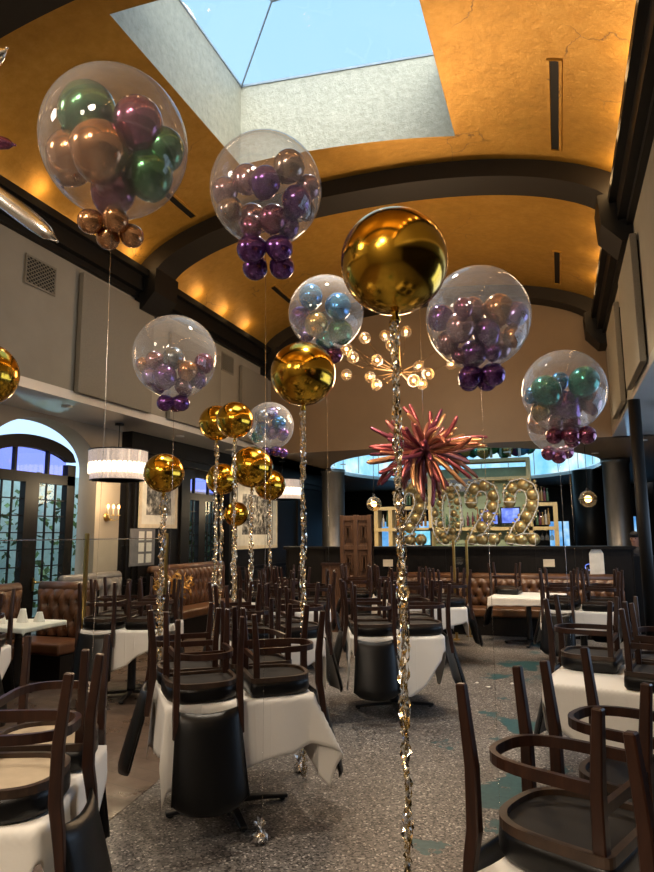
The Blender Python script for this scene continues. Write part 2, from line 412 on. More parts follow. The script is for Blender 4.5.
# bar ceiling with a round lantern
LC = Vector((-2.33, 17.75)); LRX, LRY = 3.45, 4.5
def ring_ceiling():
    m = MB(); N = 72; vs = []; x0, x1, y0, y1 = XLW-3, XRW, YL, Y1
    for i in range(N):
        a = 2*PI*i/N; c, s = LRX*math.cos(a), LRY*math.sin(a)
        t = min(((x1-LC.x)/c if c > 1e-6 else (x0-LC.x)/c if c < -1e-6 else 1e9), ((y1-LC.y)/s if s > 1e-6 else (y0-LC.y)/s if s < -1e-6 else 1e9))
        vs += [(LC.x+c, LC.y+s, ZSOF), (LC.x+t*c, LC.y+t*s, ZSOF)]
    m.add(vs, [(2*i, 2*i+1, (2*i+3) % (2*N), (2*i+2) % (2*N)) for i in range(N)])
    return m.build('ceiling_bar', 'plaster_brown')
struct(ring_ceiling())
m = MB(); N = 72
vs = [(LC.x+LRX*math.cos(2*PI*i/N), LC.y+LRY*math.sin(2*PI*i/N), z) for i in range(N) for z in (ZSOF, ZSOF+.10)]
m.add(vs, [(2*i, (2*i+2) % (2*N), (2*i+3) % (2*N), 2*i+1) for i in range(N)], True); struct(m.build('trim_lantern', 'soffit_paint'))
m = MB(); vs = [(LC.x+(LRX-.02)*math.cos(2*PI*i/N), LC.y+(LRY-.02)*math.sin(2*PI*i/N), z) for i in range(N) for z in (ZSOF+.10, ZSOF+1.5)]
m.add(vs, [(2*i, (2*i+2) % (2*N), (2*i+3) % (2*N), 2*i+1) for i in range(N)], True)
lan = struct(m.build('window_2', 'lantern_glass'))
m = MB(); m.lathe([(1.03, ZSOF+1.5), (1.03, ZSOF+1.6)], 48, Matrix.Translation((LC.x, LC.y, 0)) @ Matrix.Diagonal((LRX, LRY, 1, 1))); struct(m.build('ceiling_lantern', 'plaster_brown'))
m = MB()
for i in range(24):
    a = 2*PI*i/24; m.box((LC.x+(LRX-.05)*math.cos(a), LC.y+(LRY-.05)*math.sin(a), ZSOF+.8), (.025, .025, 1.38))
m.build('glazing_bar', 'soffit_paint', lan)

# floor: terrazzo aisle and brown boards by the windows
m = MB(); m.box2((XLW-3, Y0, -.2), (XRW, Y1, 0)); struct(m.build('floor', 'terrazzo'))
edge = [(-1.9, Y0), (-2.3, 2.2), (-2.66, 3.52), (-2.75, 4.2), (-3.1, 5.2), (-3.6, 6.35), (-3.9, 8.0), (-4.0, 11.9)]
m = MB(); vs = [(x, y, z) for x, y in edge for z in (.004, -.05)]+[(XLW-.4, y, z) for x, y in edge for z in (.004, -.05)]
n = len(edge)
m.add(vs, [(2*i, 2*i+2, 2*n+2*i+2, 2*n+2*i) for i in range(n-1)]+[(2*i, 2*i+1, 2*i+3, 2*i+2) for i in range(n-1)])
struct(m.build('floor_boards', 'brown_floor_boards'))

# left lower wall with arched openings
def arch_wall(name, material, X, th, ya, yb, z1, ops):
    def top(y):
        for yc, hw, zsp, zpk in ops:
            if abs(y-yc) < hw-1e-6: return zsp+(zpk-zsp)*math.sqrt(max(0, 1-((y-yc)/hw)**2))
        return 0.0
    m = MB(); ys = [ya, yb]
    for yc, hw, zsp, zpk in ops: ys += [yc+hw*math.sin(PI*(i/32-.5)) for i in range(33)]
    ys = sorted(y for y in set(round(y, 5) for y in ys) if ya <= y <= yb)
    for a, b_ in zip(ys, ys[1:]):
        mid = top((a+b_)/2); inside = mid > 0
        ta, tb = 0., 0.
        if inside:
            for yc, hw, zsp, zpk in ops:
                if abs((a+b_)/2-yc) < hw:
                    f = lambda y: zsp+(zpk-zsp)*math.sqrt(max(0, 1-((y-yc)/hw)**2)); ta, tb = f(a), f(b_)
        m.add([(X, a, ta), (X, b_, tb), (X, b_, z1), (X, a, z1), (X-th, a, ta), (X-th, b_, tb), (X-th, b_, z1), (X-th, a, z1)],
              [(0, 1, 2, 3), (7, 6, 5, 4), (0, 4, 5, 1)])
    for yc, hw, zsp, zpk in ops:
        for y in (yc-hw, yc+hw): m.add([(X, y, 0), (X, y, zsp), (X-th, y, zsp), (X-th, y, 0)], [(0, 1, 2, 3)])
    return struct(m.build(name, material))
arch_wall('wall_left', 'plaster_cream', XLW, .34, Y0, 9.0, ZSOF, [(7.33, 1.08, 2.72, 3.36), (3.9, 1.08, 2.72, 3.36)])
arch_wall('wall_left_panelled', 'black_wood', XLW, .34, 9.0, 19.0, ZSOF, [(12.0, .82, 2.75, 3.1)])
m = MB()
for ya, yb in ((9.1, 9.45), (9.45, 10.9), (13.0, 14.8), (14.9, 16.8)):
    for z0, z1 in ((.1, .9), (1.0, 3.0)):
        m.bar([(XLW+.02, ya+.08, z0), (XLW+.02, yb-.08, z0), (XLW+.02, yb-.08, z1), (XLW+.02, ya+.08, z1)], .05, .05, closed=True, up=Vector((1, 0, 0)))
struct(m.build('trim_left_moulding', 'black_wood'))
m = MB(); m.box2((XLW, 9.0, 3.0), (XLW+.12, 19, 3.12)); m.box2((XLW, 9.0, 3.12), (XLW+.2, 19, ZSOF)); struct(m.build('trim_left_cornice', 'black_wood'))

# arched french windows
def french(nr, X, yc, hw, zs, zp, zt, zd):
    """frame around two leaves (glass from ZD to ZT) and an arched transom from ZT+.14; HW half width"""
    arc = lambda y, d=0: zs+(zp-zs)*math.sqrt(max(0, 1-((y-yc)/hw)**2))-d
    fr = MB(); d0, d1 = X-.05, X+.05
    fr.box2((d0, yc-hw, 0), (d1, yc-hw+.17, zs)); fr.box2((d0, yc+hw-.17, 0), (d1, yc+hw, zs))
    fr.box2((d0, yc-.13, 0), (d1, yc+.13, zt)); fr.box2((d0, yc-hw, zt), (d1, yc+hw, zt+.14)); fr.box2((d0, yc-hw, 0), (d1, yc+hw, zd))
    N = 24; vs = []
    for i in range(N+1):
        y = yc-hw+2*hw*i/N; z = arc(y); yi = yc+(y-yc)*(hw-.15)/hw
        vs += [(d0, y, z+.05), (d1, y, z+.05), (d1, yi, max(arc(yi, .13), zt+.14)), (d0, yi, max(arc(yi, .13), zt+.14))]
    fr.add(vs, [(4*i+k, 4*i+4+k, 4*i+4+(k+1) % 4, 4*i+(k+1) % 4) for i in range(N) for k in range(4)])
    f = struct(fr.build('window_%d' % nr, 'black_wood'))
    mu = MB(); gw = hw-.30
    for sgn in (-1, 1):
        ym = yc+sgn*(.13+(hw-.30)/2)
        for k in range(1, 3): mu.box((X, ym-gw/2+gw*k/3, (zd+zt)/2), (.03, .016, zt-zd))
        for k in range(1, 9): mu.box((X, ym, zd+(zt-zd)*k/9), (.03, gw, .016))
    for yy in (-.36, .36): mu.box2((X-.03, yc+yy*hw-.02, zt+.14), (X+.03, yc+yy*hw+.02, arc(yc+yy*hw, .1)))
    mu.build('muntin', 'black_wood', f)
    gl = MB()
    for sgn in (-1, 1):
        a = yc+sgn*.13; b_ = yc+sgn*(hw-.17); gl.add([(X, a, zd), (X, b_, zd), (X, b_, zt), (X, a, zt)], [(0, 1, 2, 3)])
    gl.build('pane', 'pane_glass', f); gl = MB()
    ya = [yc-(hw-.16)+2*(hw-.16)*i/16 for i in range(17)]
    gl.add([(X, y, zt+.13) for y in ya]+[(X, y, max(arc(y, .1), zt+.14)) for y in ya], [(i, i+1, 18+i, 17+i) for i in range(16)])
    gl.build('transom_pane', 'pane_lilac', f)
    h = MB(); h.box((X+.07, yc+.09, 1.05), (.02, .03, .18)); h.tube([(X+.08, yc+.09, 1.08), (X+.12, yc+.09, 1.08), (X+.12, yc+.2, 1.08)], .01, 6); h.build('door_handle', 'brass', f)
    return f
french(3, -7.02, 7.33, .86, 2.78, 3.09, 2.47, .35)
french(4, -7.02, 3.9, .86, 2.78, 3.09, 2.47, .35)
french(5, -7.0, 12.0, .80, 2.72, 3.02, 2.42, .35)
# what is outside those windows
m = MB(); m.box2((-16, -6, -.25), (XLW-.34, 24, -.05)); struct(m.build('ground_outside', 'paving'))
m = MB(); m.box2((-10.2, -6, -.05), (-10.0, 24, 3.0)); struct(m.build('wall_outside_garden', 'garden_wall'))
m = MB()
for i in range(2600):
    p = Vector((-9.86+R.random()*.35, R.uniform(1, 18.4), 0)); p.z = R.uniform(0, 1.7+.9*abs(math.sin(p.y*1.7))+.5*math.sin(p.y*.6+1))
    q = Quaternion((R.uniform(-1, 1), R.uniform(-1, 1), R.uniform(-1, 1)), R.uniform(0, 6)).to_matrix(); s = R.uniform(.05, .11)
    m.add([p+q @ Vector(v)*s for v in ((-1, 0, 0), (0, -.6, 0), (1.1, 0, 0), (0, .6, 0))], [(0, 1, 2, 3)])
iv = m.build('ivy_foliage', 'ivy_green'); iv['kind'] = 'stuff'; tag(iv, 'green ivy leaves climbing the garden wall outside the arched windows', 'ivy')

# right lower wall, end walls
m = MB(); m.box2((XRW, Y0, 0), (XRW+.2, Y1, ZSOF+.12)); struct(m.build('wall_right', 'black_wood'))
m = MB(); m.box2((XLW-3, Y1, 0), (XRW+.2, Y1+.2, ZSOF+.1)); struct(m.build('wall_back', 'black_wood'))
m = MB(); m.box2((XLW-.4, Y0-.2, 0), (XRW+.2, Y0, 7.0)); struct(m.build('wall_front', 'plaster_taupe'))
m = MB(); m.box2((XLW-3.2, 18.9, 0), (XLW-3, Y1, ZSOF+.1)); m.box2((XLW-3, 18.8, 0), (XLW-.34, 19.0, ZSOF+.1)); struct(m.build('wall_left_rear', 'black_wood'))
# bright windows in the back wall
for k, (xa, xb, ya, yb) in enumerate(((548, 572, 521, 560), (602, 608, 521, 560), (630, 652, 516, 548), (380, 440, 521, 548))):
    a = at_y(xa, ya, Y1-.03); e = at_y(xb, yb, Y1-.03)
    m = MB(); m.box2((a.x, Y1-.05, .9), (e.x, Y1-.02, a.z)); wd = struct(m.build('window_%d' % (6+k), 'far_window'))
    m = MB(); m.bar([(a.x, Y1-.06, .9), (e.x, Y1-.06, .9), (e.x, Y1-.06, a.z), (a.x, Y1-.06, a.z)], .08, .08, closed=True, up=Vector((0, 1, 0)))
    for t in (.33, .66): m.box(((a.x+(e.x-a.x)*t), Y1-.06, (.9+a.z)/2), (.05, .05, a.z-.9))
    m.build('window_frame', 'black_wood', wd)
m = MB(); m.box2((XRW-.03, 4.5, 1.0), (XRW-.005, 12.0, 2.9)); wd = struct(m.build('window_10', 'side_fill_glow'))  # unseen glowing panel added to brighten the soffit beyond the post
m = MB()
for k in range(7): m.box((XRW-.05, 4.5+1.25*k, 1.95), (.06, .07, 1.9))
m.build('window_frame', 'black_wood', wd)
# black partition behind the far banquette (bar front)
m = MB(); m.box2((-5.2, 12.35, 0), (1.15, 12.75, 1.42)); m.box2((-5.25, 12.28, 1.42), (1.2, 12.82, 1.47))
for x in [-5.2+.795*i for i in range(9)]: m.box2((x-.01, 12.335, .0), (x+.01, 12.36, 1.42))
struct(m.build('partition_bar', 'black_wood'))
m = MB(); m.box2((1.15, 12.5, 0), (XRW, 12.8, 1.30)); struct(m.build('partition_side', 'black_wood'))

# ------------------------------------------------------------------ wall fittings
def wall_panel(X, s, ya, yb, za, zb, lab, grp):
    t = thing('acoustic_panel', lab, 'wall panel', (X+.02*s, (ya+yb)/2, za), group=grp)
    m = MB(); m.box2((0, -(yb-ya)/2, 0), (.07*s, (yb-ya)/2, zb-za)); bevel(m.build('fabric_face', 'acoustic_fabric', t), .008)
    m = MB(); m.box2((-.019*s, -(yb-ya)/2+.06, .06), (0, (yb-ya)/2-.06, zb-za-.06)); m.build('batten_frame', 'black_wood', t)
wall_panel(XL, 1, 6.62, 8.22, 3.52, 5.12, 'taupe fabric acoustic panel high on the wall above the near arched window', 'acoustic panels')
wall_panel(XL, 1, 8.72, 10.35, 3.52, 4.95, 'taupe acoustic panel partly behind the clear balloon under the rib bracket', 'acoustic panels')
wall_panel(XL, 1, 11.2, 12.4, 3.52, 5.0, 'taupe acoustic panel past the farther wall vent, beside the brown end wall', 'acoustic panels')
wall_panel(XR, -1, 7.5, 9.0, 3.5, 4.95, 'pale acoustic panel high on the wall above the dark steel post', 'acoustic panels')
wall_panel(XR, -1, 9.8, 11.3, 3.5, 4.95, 'pale acoustic panel beyond the post, close to the brown end wall', 'acoustic panels')
def vent(ya, yb, za, zb, lab, X=XL, s=1):
    t = thing('wall_vent', lab, 'vent', (X+.012*s, (ya+yb)/2, (za+zb)/2), group='wall vents')
    w_, h_ = yb-ya, zb-za
    m = MB(); m.box((-.004*s, 0, 0), (.012, w_-.02, h_-.02)); m.build('backing', 'moulding_black', t)
    m = MB()
    n = 7
    for i in range(-n, 2*n):                              # diagonal lattice
        for sg in (1, -1):
            pts = []
            for k in range(2):
                u = i/n+(k*1.0); z = (0 if k == 0 else 1)
                pts.append((u, z))
            (u0, v0), (u1, v1) = pts
            lo, hi = max(0, u0), min(1, u1)
            if hi-lo < .02: continue
            pa = (lo, (lo-u0)); pb = (hi, (hi-u0))
            f = lambda p: (0.006*s, (p[0]-.5)*w_*sg, (p[1]-.5)*h_)
            m.bar([f(pa), f(pb)], .010, .006, up=Vector((1, 0, 0)))
    m.bar([(0.006*s, -w_/2, -h_/2), (0.006*s, w_/2, -h_/2), (0.006*s, w_/2, h_/2), (0.006*s, -w_/2, h_/2)], .03, .012, closed=True, up=Vector((1, 0, 0)))
    m.build('lattice_grille', 'acoustic_fabric', t)
vent(5.72, 6.2, 4.66, 5.0, 'square lattice vent on the wall below the dark moulding, nearest the silver balloon tip')
vent(10.5, 10.95, 4.75, 5.08, 'small square lattice vent between two acoustic panels, above the gold balloon pair')
vent(9.15, 9.6, 4.6, 4.9, 'lattice vent between the two pale panels over the dark steel post', XR, -1)
def slot(x, ya, yb, lab):
    t = thing('ceiling_slot_vent', lab, 'vent', (x, (ya+yb)/2, vz(x)-.008), group='slot vents in the gold vault')
    sl = (vz(x+.05)-vz(x-.05))/.1; t.rotation_euler = (0, -math.atan(sl), 0)
    m = MB(); L = (yb-ya)/2
    m.bar([(-.06, -L, 0), (.06, -L, 0), (.06, L, 0), (-.06, L, 0)], .03, .024, closed=True); m.build('rim_frame', 'gold_leaf_plaster', t)
    m = MB(); m.box((0, 0, .006), (.095, 2*L, .008)); m.build('slot_opening', 'moulding_black', t)
slot(.21, 6.05, 7.62, 'long black slot vent in the gold vault beside the skylight')
slot(.22, 10.6, 12.05, 'short black slot vent in the gold vault behind the dark rib, above the steel post')
slot(-4.70, 6.6, 7.69, 'black slot vent in the gold vault beside the big green and copper balloon bubble')
slot(-4.72, 10.5, 11.4, 'black slot vent in the gold vault just behind the curve of the dark rib')
def downlight(p, lab, power=18, spot=True):
    t = thing('downlight', lab, 'ceiling light', p, group='recessed downlights')
    m = MB(); m.lathe([(.075, -.012), (.075, 0), (.05, 0), (.05, -.012)], 16); m.build('trim_ring', 'frame_white', t)
    m = MB(); m.lathe([(.05, -.008), (.05, -.004)], 16); m.build('lens', 'down_light', t)
    if spot:
        ld = bpy.data.lights.new('downlight', 'SPOT'); ld.energy = power; ld.color = (1, .74, .45); ld.spot_size = rad(95); ld.spot_blend = .8; ld.shadow_soft_size = .05
        lo = bpy.data.objects.new('downlight_lamp', ld); COL.objects.link(lo); lo.location = Vector(p)+Vector((0, 0, -.03))
for k, (px, py, z, l) in enumerate(((67, 406, ZSOF, 'small bright downlight in the soffit over the arched window'), (180, 436, ZSOF, 'small downlight in the soffit past the drum pendant'),
        (229, 450, ZSOF, 'small downlight in the soffit behind the gold balloon pair'), (343, 464, ZSOF, 'downlight in the bar ceiling beside the metal column top near the pink burst'),
        (595, 453, ZSOF, 'downlight in the bar ceiling in front of the thick metal column'), (507, 452, ZSOF, 'downlight in the bar ceiling above the balloon garland'),
        (643, 440, ZSOF, 'downlight in the soffit beyond the dark steel post'))):
    p = at_z(px, py, z); p.z = z; downlight(p, l, 90)

# columns
def column(px, w, ytop, n, metal='column_metal', rr=.3):
    p = at_z(px, ytop, ZSOF)
    m = MB(); m.lathe([(rr+.03, 0), (rr+.03, .12), (rr, .14), (rr, ZSOF-.12), (rr+.03, ZSOF-.1), (rr+.03, ZSOF)], 32, Matrix.Translation((p.x, p.y, 0))); struct(m.build('column_%d' % n, metal))
column(333, 21, 470, 1); column(615, 24, 459, 2)
pp = at_y(588, 480, 19.5); m = MB(); m.lathe([(.42, 0), (.42, ZSOF)], 28, Matrix.Translation((pp.x, pp.y, 0))); struct(m.build('column_3', 'black_wood'))
pp = at_x(637, 440, XR+.02); PX, PY = pp.x, pp.y
m = MB(); m.lathe([(.075, 0), (.075, ZSOF)], 16, Matrix.Translation((PX, PY, 0))); m.box2((PX-.11, PY-.11, 0), (PX+.11, PY+.11, .02)); struct(m.build('column_4', 'moulding_black'))
# wall speaker by the post
def speaker(p, lab):
    t = thing('ceiling_speaker', lab, 'speaker', p, rad(25))
    m = MB(); m.box((0, 0, -.17), (.2, .2, .3)); bevel(m.build('cabinet', 'moulding_black', t), .02)
    m = MB(); m.box((0, -.103, -.17), (.17, .008, .26)); m.build('grille', 'black_leather', t)
    m = MB(); m.tube([(0, 0, -.03), (0, 0, 0)], .02, 8); m.build('bracket', 'black_iron', t)
speaker(Vector((1.55, 9.6, ZSOF)), 'black box speaker hanging under the soffit just beyond the steel post')

# framed prints on the dark panelled wall
def print_frame(name, px, lab, mm):
    (xa, ya), (xb, yb) = px
    a = at_x(xa, yb, XLW+.03); b_ = at_x(xb, yb, XLW+.03); tp = at_x(xa, ya, XLW+.03)
    w_ = b_.y-a.y; h_ = tp.z-a.z
    t = thing(name, lab, 'picture', (XLW+.012, (a.y+b_.y)/2, a.z))
    m = MB(); m.box2((0, -w_/2, 0), (.03, w_/2, h_)); m.build('backing_board', 'mat_white', t)
    m = MB(); m.bar([(.03, -w_/2, 0), (.03, w_/2, 0), (.03, w_/2, h_), (.03, -w_/2, h_)], .09, .03, closed=True, up=Vector((1, 0, 0))); m.build('picture_frame', 'paper_cream', t)
    m = MB(); m.box2((.03, -w_*.34, h_*.2), (.034, w_*.34, h_*.84)); m.build('print', mm, t)
print_frame('framed_print', ((139, 468), (175, 526)), 'framed black and white print behind the gold balloon beside the drum pendant', 'print_street')
print_frame('framed_print', ((234, 482), (276, 548)), 'large framed black and white house print behind the tinsel streamers', 'print_house')
# notice board with pale cards and a candle sconce
t = thing('notice_board', 'dark board with pale cards on the panelled wall under the smaller print', 'notice board', (XLW+.035, 9.6, 1.21))
m = MB(); m.box2((0, -.35, 0), (.02, .35, .62)); m.build('board', 'sign_grey', t)
for r_ in range(3):
    for c_ in range(2): m = MB(); m.box((.024, -.05+.22*c_, .12+.19*r_), (.006, .15, .15)); m.build('card', 'mat_white', t)
p = at_x(106, 517, XLW); t = thing('candle_sconce', 'gilded candle sconce glowing on the cream pier below the drum pendant', 'wall lamp', (XLW+.005, p.y, p.z))
m = MB(); m.lathe([(.07, 0), (.07, .012), (.03, .02)], 16, Matrix.Rotation(PI/2, 4, 'Y')); m.build('back_plate', 'brass', t)
for sg in (-1, 0, 1):
    m = MB(); m.tube([(.02, 0, 0), (.08, sg*.06, -.06), (.13, sg*.13, -.03), (.13, sg*.13, .03)], .008, 6); m.lathe([(.03, .02), (.03, .035)], 10, Matrix.Translation((.13, sg*.13, 0))); a_ = m.build('arm', 'brass', t)
    m = MB(); m.lathe([(.012, .035), (.012, .13)], 8, Matrix.Translation((.13, sg*.13, 0))); m.build('candle', 'paper_cream', a_)
    m = MB(); m.ball((.13, sg*.13, .16), .018, 8, 6, (1, 1, 2)); m.build('flame', 'candle_flame', a_)

# pendant drum lamps
def drum(px, py, X, lab, rr=.43):
    p = at_x(px, py, X); p = Vector((X, p.y, p.z))
    t = thing('drum_pendant', lab, 'pendant lamp', (p.x, p.y, p.z-.22), group='crystal drum pendants')
    m = MB(); N = 72
    for z0, z1, r_ in ((.1, .44, rr), (.0, .1, rr*.93)):
        vs = []
        for i in range(N):
            a = 2*PI*i/N; q = r_+(.006 if i % 2 else -.004); vs += [(q*math.cos(a), q*math.sin(a), z0), (q*math.cos(a), q*math.sin(a), z1)]
        m.add(vs, [(2*i, (2*i+2) % (2*N), (2*i+3) % (2*N), 2*i+1) for i in range(N)])
    m.build('crystal_shade', 'crystal', t)
    m = MB(); m.lathe([(rr*1.004, .10), (rr*1.012, .12), (rr*1.012, .24), (rr*1.004, .26)], 48); m.build('glowing_band', 'shade_glow', t)
    m = MB(); m.lathe([(rr+.012, .44), (rr+.012, .455), (rr-.02, .455), (rr-.02, .44)], 48); m.lathe([(rr*.95, -.005), (rr*.95, .005), (rr*.9, .005), (rr*.9, -.005)], 48); m.build('metal_rim', 'black_iron', t)
    m = MB(); m.lathe([(rr*.9, .0), (rr*.9, .004)], 40); m.build('diffuser', 'shade_glow', t)
    H = ZSOF-(p.z-.22); m = MB(); m.tube([(0, 0, .45), (0, 0, H)], .008, 6); m.lathe([(.07, H-.03), (.07, H)], 16); m.build('cord', 'black_iron', t)
    ld = bpy.data.lights.new('pendant', 'POINT'); ld.energy = 40; ld.color = (1, .75, .45); ld.shadow_soft_size = .2
    lo = bpy.data.objects.new('pendant_lamp', ld); COL.objects.link(lo); lo.location = (p.x, p.y, p.z-.35)
drum(118, 466, -6.3, 'crystal drum pendant glowing beside the arched window')
drum(282, 490, -6.0, 'crystal drum pendant glowing behind the small gold balloon by the house print', .46)
def globe(px, py, Y, lab, r_=.16):
    p = at_y(px, py, Y)
    t = thing('globe_pendant', lab, 'pendant lamp', p, group='glass globe pendants')
    m = MB(); m.ball((0, 0, 0), r_, 20, 12); m.build('glass_globe', 'lamp_glass', t)
    m = MB(); m.ball((0, 0, 0), r_*.4, 12, 8); m.build('bulb', 'bulb_warm', t)
    m = MB(); m.lathe([(r_*1.0, -.012), (r_*1.01, .012)], 24); m.build('metal_band', 'brass', t)
    m = MB(); m.tube([(0, 0, r_), (0, 0, ZSOF-p.z)], .006, 6); m.lathe([(.03, r_-.01), (.03, r_+.05)], 10); m.build('cord', 'black_iron', t)
globe(588, 499, 13.6, 'glowing glass globe pendant in front of the dark column over the bar'); globe(374, 504, 13.9, 'small glass globe pendant between the carved screen and the bar shelf')

# ------------------------------------------------------------------ chandelier
def chandelier():
    c = at_y(400, 372, 9.0)
    t = thing('globe_chandelier', 'branching brass chandelier of glowing glass globes hanging below the vault', 'chandelier', c)
    m = MB(); m.tube([(0, 0, 0), (0, 0, vz(c.x)-c.z)], .012, 8); m.lathe([(.07, vz(c.x)-c.z-.04), (.07, vz(c.x)-c.z)], 16); m.ball((0, 0, 0), .045, 12, 8); m.build('stem', 'bronze', t)
    px = [(408, 329), (387, 332), (346, 351), (352, 360), (347, 373), (332, 355), (376, 362), (371, 376), (377, 384), (410, 383), (423, 363), (425, 376), (423, 383), (390, 347), (442, 345), (455, 362), (338, 340), (364, 340)]
    k = 9.4/654
    hubs = {}
    for i, (x, y) in enumerate(px):
        off = RGT*((x-400)*k)-UPV*((y-372)*k)+FWD*R.uniform(-.45, .45)
        j = Vector(off)*.55+Vector((0, 0, -.06)); m = MB()
        m.tube([(0, 0, 0), j, off], .0045, 6); m.ball(j, .014, 8, 6); arm = m.build('arm', 'bronze', t)
        m = MB(); m.ball(off, .085, 16, 10); m.build('glass_globe', 'lamp_glass', arm)
        m = MB(); m.ball(off, .024, 10, 7); m.build('bulb', 'bulb_warm', arm)
    ld = bpy.data.lights.new('chandelier', 'POINT'); ld.energy = 210; ld.color = (1, .72, .44); ld.shadow_soft_size = .5
    lo = bpy.data.objects.new('chandelier_lamp', ld); COL.objects.link(lo); lo.location = c+Vector((0, 0, -.1))
chandelier()

# ------------------------------------------------------------------ balloons
def balloon_mb(c, r, direction=None, stretch=1.08, seg=20):
    """a latex balloon: egg towards its knot, a small knot at the tail"""
    m = MB(); prof = []
    for i in range(15):
        a = PI*i/14; rr = math.sin(a)*r; z = math.cos(a)*r*stretch
        if z < 0: rr *= (1-.12*(-z/r)); z *= 1.1
        prof.append((max(rr, .001), z))
    prof.append((r*.09, -r*stretch*1.18)); prof.append((r*.05, -r*stretch*1.12))
    q = Matrix.Identity(4)
    if direction is not None: q = Vector((0, 0, 1)).rotation_difference(Vector(direction)).to_matrix().to_4x4()
    return m.lathe(prof[::-1], seg, Matrix.Translation(Vector(c)) @ q)
def tinsel(m, x, y, z0, z1, r, n=8, step=.012):
    for s in range(n):
        z = z0; vs = []; a = R.uniform(0, 6); b_ = R.uniform(0, PI); q = r*R.uniform(.2, .9)
        while z > z1:
            a += R.uniform(-.5, .6); b_ += R.uniform(-.9, 1.1); q = min(r, max(0, q+R.uniform(-.3, .3)*r))
            p = Vector((x+q*math.cos(a), y+q*math.sin(a), z)); d = Vector((math.cos(b_), math.sin(b_), R.uniform(-.5, .5)))*r*R.uniform(.12, .34)
            vs += [p-d, p+d]; z -= step*R.uniform(.6, 1.4)
        m.add(vs, [(2*i, 2*i+1, 2*i+3, 2*i+2) for i in range(len(vs)//2-1)])
    return m
def gold_orb(px, py, dpx, D, lab, zend=.02, width=.026, n=8, weight=False):
    d = FPX*D/dpx; c = at_d(px, py, d); r_ = D/2
    t = thing('gold_orb_balloon', lab, 'balloon', (c.x, c.y, c.z-r_), group='gold orb balloons on tinsel')
    m = MB(); m.ball((0, 0, r_), r_, 48, 32, (1, 1, .985)); m.build('orb', 'orb_gold', t)
    m = MB(); N = 24                                       # pinched seam and neck
    m.lathe([(.028, .012), (.012, -.004), (.022, -.03), (.010, -.035)], 12); m.build('neck', 'orb_gold', t)
    m = MB(); tinsel(m, 0, 0, -.02, -(c.z-r_)+zend, width, n); m.build('tinsel_tassel', 'tinsel_foil', t)
    return t, c
gold_orb(394, 262, 107, .42, 'biggest gold orb balloon, nearest, in front of the dark rib', 0.0, .021, 9)
gold_orb(303, 374, 65, .50, 'second biggest gold orb balloon, below the blue bubble balloon', .0, .024, 8)
gold_orb(-15, 374, 64, .42, 'gold orb balloon cut off by the picture edge, above the arched window', .0)
gold_orb(164, 473, 40, .38, 'lone gold orb balloon beside the drum pendant', .0, .035)
gold_orb(235, 420, 37, .44, 'front gold orb balloon of the highest overlapping pair', .0, .03)
gold_orb(217, 423, 36, .48, 'rear gold orb balloon half hidden in the highest pair', .0, .034)
gold_orb(252, 467, 42, .52, 'gold orb balloon below the highest pair, the largest of the streamer cluster', .0, .03)
gold_orb(222, 479, 32, .44, 'gold orb balloon tucked behind the cluster, over the narrow dark window', .0, .03)
gold_orb(270, 485, 31, .46, 'gold orb balloon in front of the far drum pendant and house print', 1.24, .03)
gold_orb(236, 514, 25, .42, 'smallest gold orb balloon, lowest of the cluster', .0, .03)

def bubble(px, py, dpx, D, contents, collar, lab, squash=1.0, zend=.05, string=True):
    d = FPX*D/dpx; c = at_d(px, py, d); k = d/FPX; r_ = D/2
    t = thing('bubble_balloon', lab, 'balloon', c, group='clear bubble balloons filled with small balloons')
    m = MB(); m.ball((0, 0, 0), r_, 48, 32, (1, 1, squash)); m.build('clear_bubble', 'bubble_film', t)
    placed = []
    for (x, y, rp, colr, *fd) in contents:
        rr = rp*k*1.05; off = RGT*((x-px)*k)-UPV*((y-py)*k)
        lim = math.sqrt(max(0.0, (r_*.97-rr)**2-off.length_squared)) if off.length < r_*.97-rr else 0
        best = None
        for tr in range(24):
            dz = R.uniform(-lim, lim*.4) if tr < 12 else R.uniform(-lim, lim)
            if fd: dz = fd[0]*lim
            p = off+FWD*dz
            if p.length > r_*.98-rr: p = p*((r_*.98-rr)/p.length)
            gap = min([(p-q).length-(rr+s)*.9 for q, s in placed]+[1])
            if best is None or gap > best[0]: best = (gap, p)
            if gap > 0: break
        p = best[1]; placed.append((p, rr))
        dr = (Vector((R.uniform(-.6, .6), R.uniform(-.6, .6), 1))).normalized()
        balloon_mb(p, rr, dr, 1.05).build('inner_balloon', 'chrome_'+colr, t)
    for (x, y, rp, colr, dz) in collar:
        rr = rp*k; off = RGT*((x-px)*k)-UPV*((y-py)*k)+FWD*(dz*rr)
        balloon_mb(off, rr, (off-Vector((0, 0, -r_*1.02))).normalized() if off.length else None, 1.0).build('collar_balloon', 'chrome_'+colr, t)
    if string:
        m = MB(); z = -c.z+zend; m.tube([(0, 0, -r_*squash), (.006, .004, (z-r_)/2), (0, 0, z)], .0011, 5); m.build('string', 'foil_silver', t)
    return t, c
bubble(115, 144, 143, .56, [(90, 114, 26, 'green', -.5), (142, 129, 23, 'plum', -.4), (109, 163, 26, 'copper', -.8), (72, 157, 25, 'copper', .3), (151, 177, 23, 'green', -.1), (163, 148, 20, 'green', .7), (113, 194, 21, 'plum', .2), (120, 135, 20, 'taupe', .8)],
       [(92, 223, 12.5, 'copper', -.4), (117, 221, 13, 'copper', -.4), (105, 235, 12, 'copper', .8), (129, 233, 12, 'copper', .8)], 'largest clear bubble balloon, of green, copper and plum balloons, near the skylight', 1.02, zend=1.28)
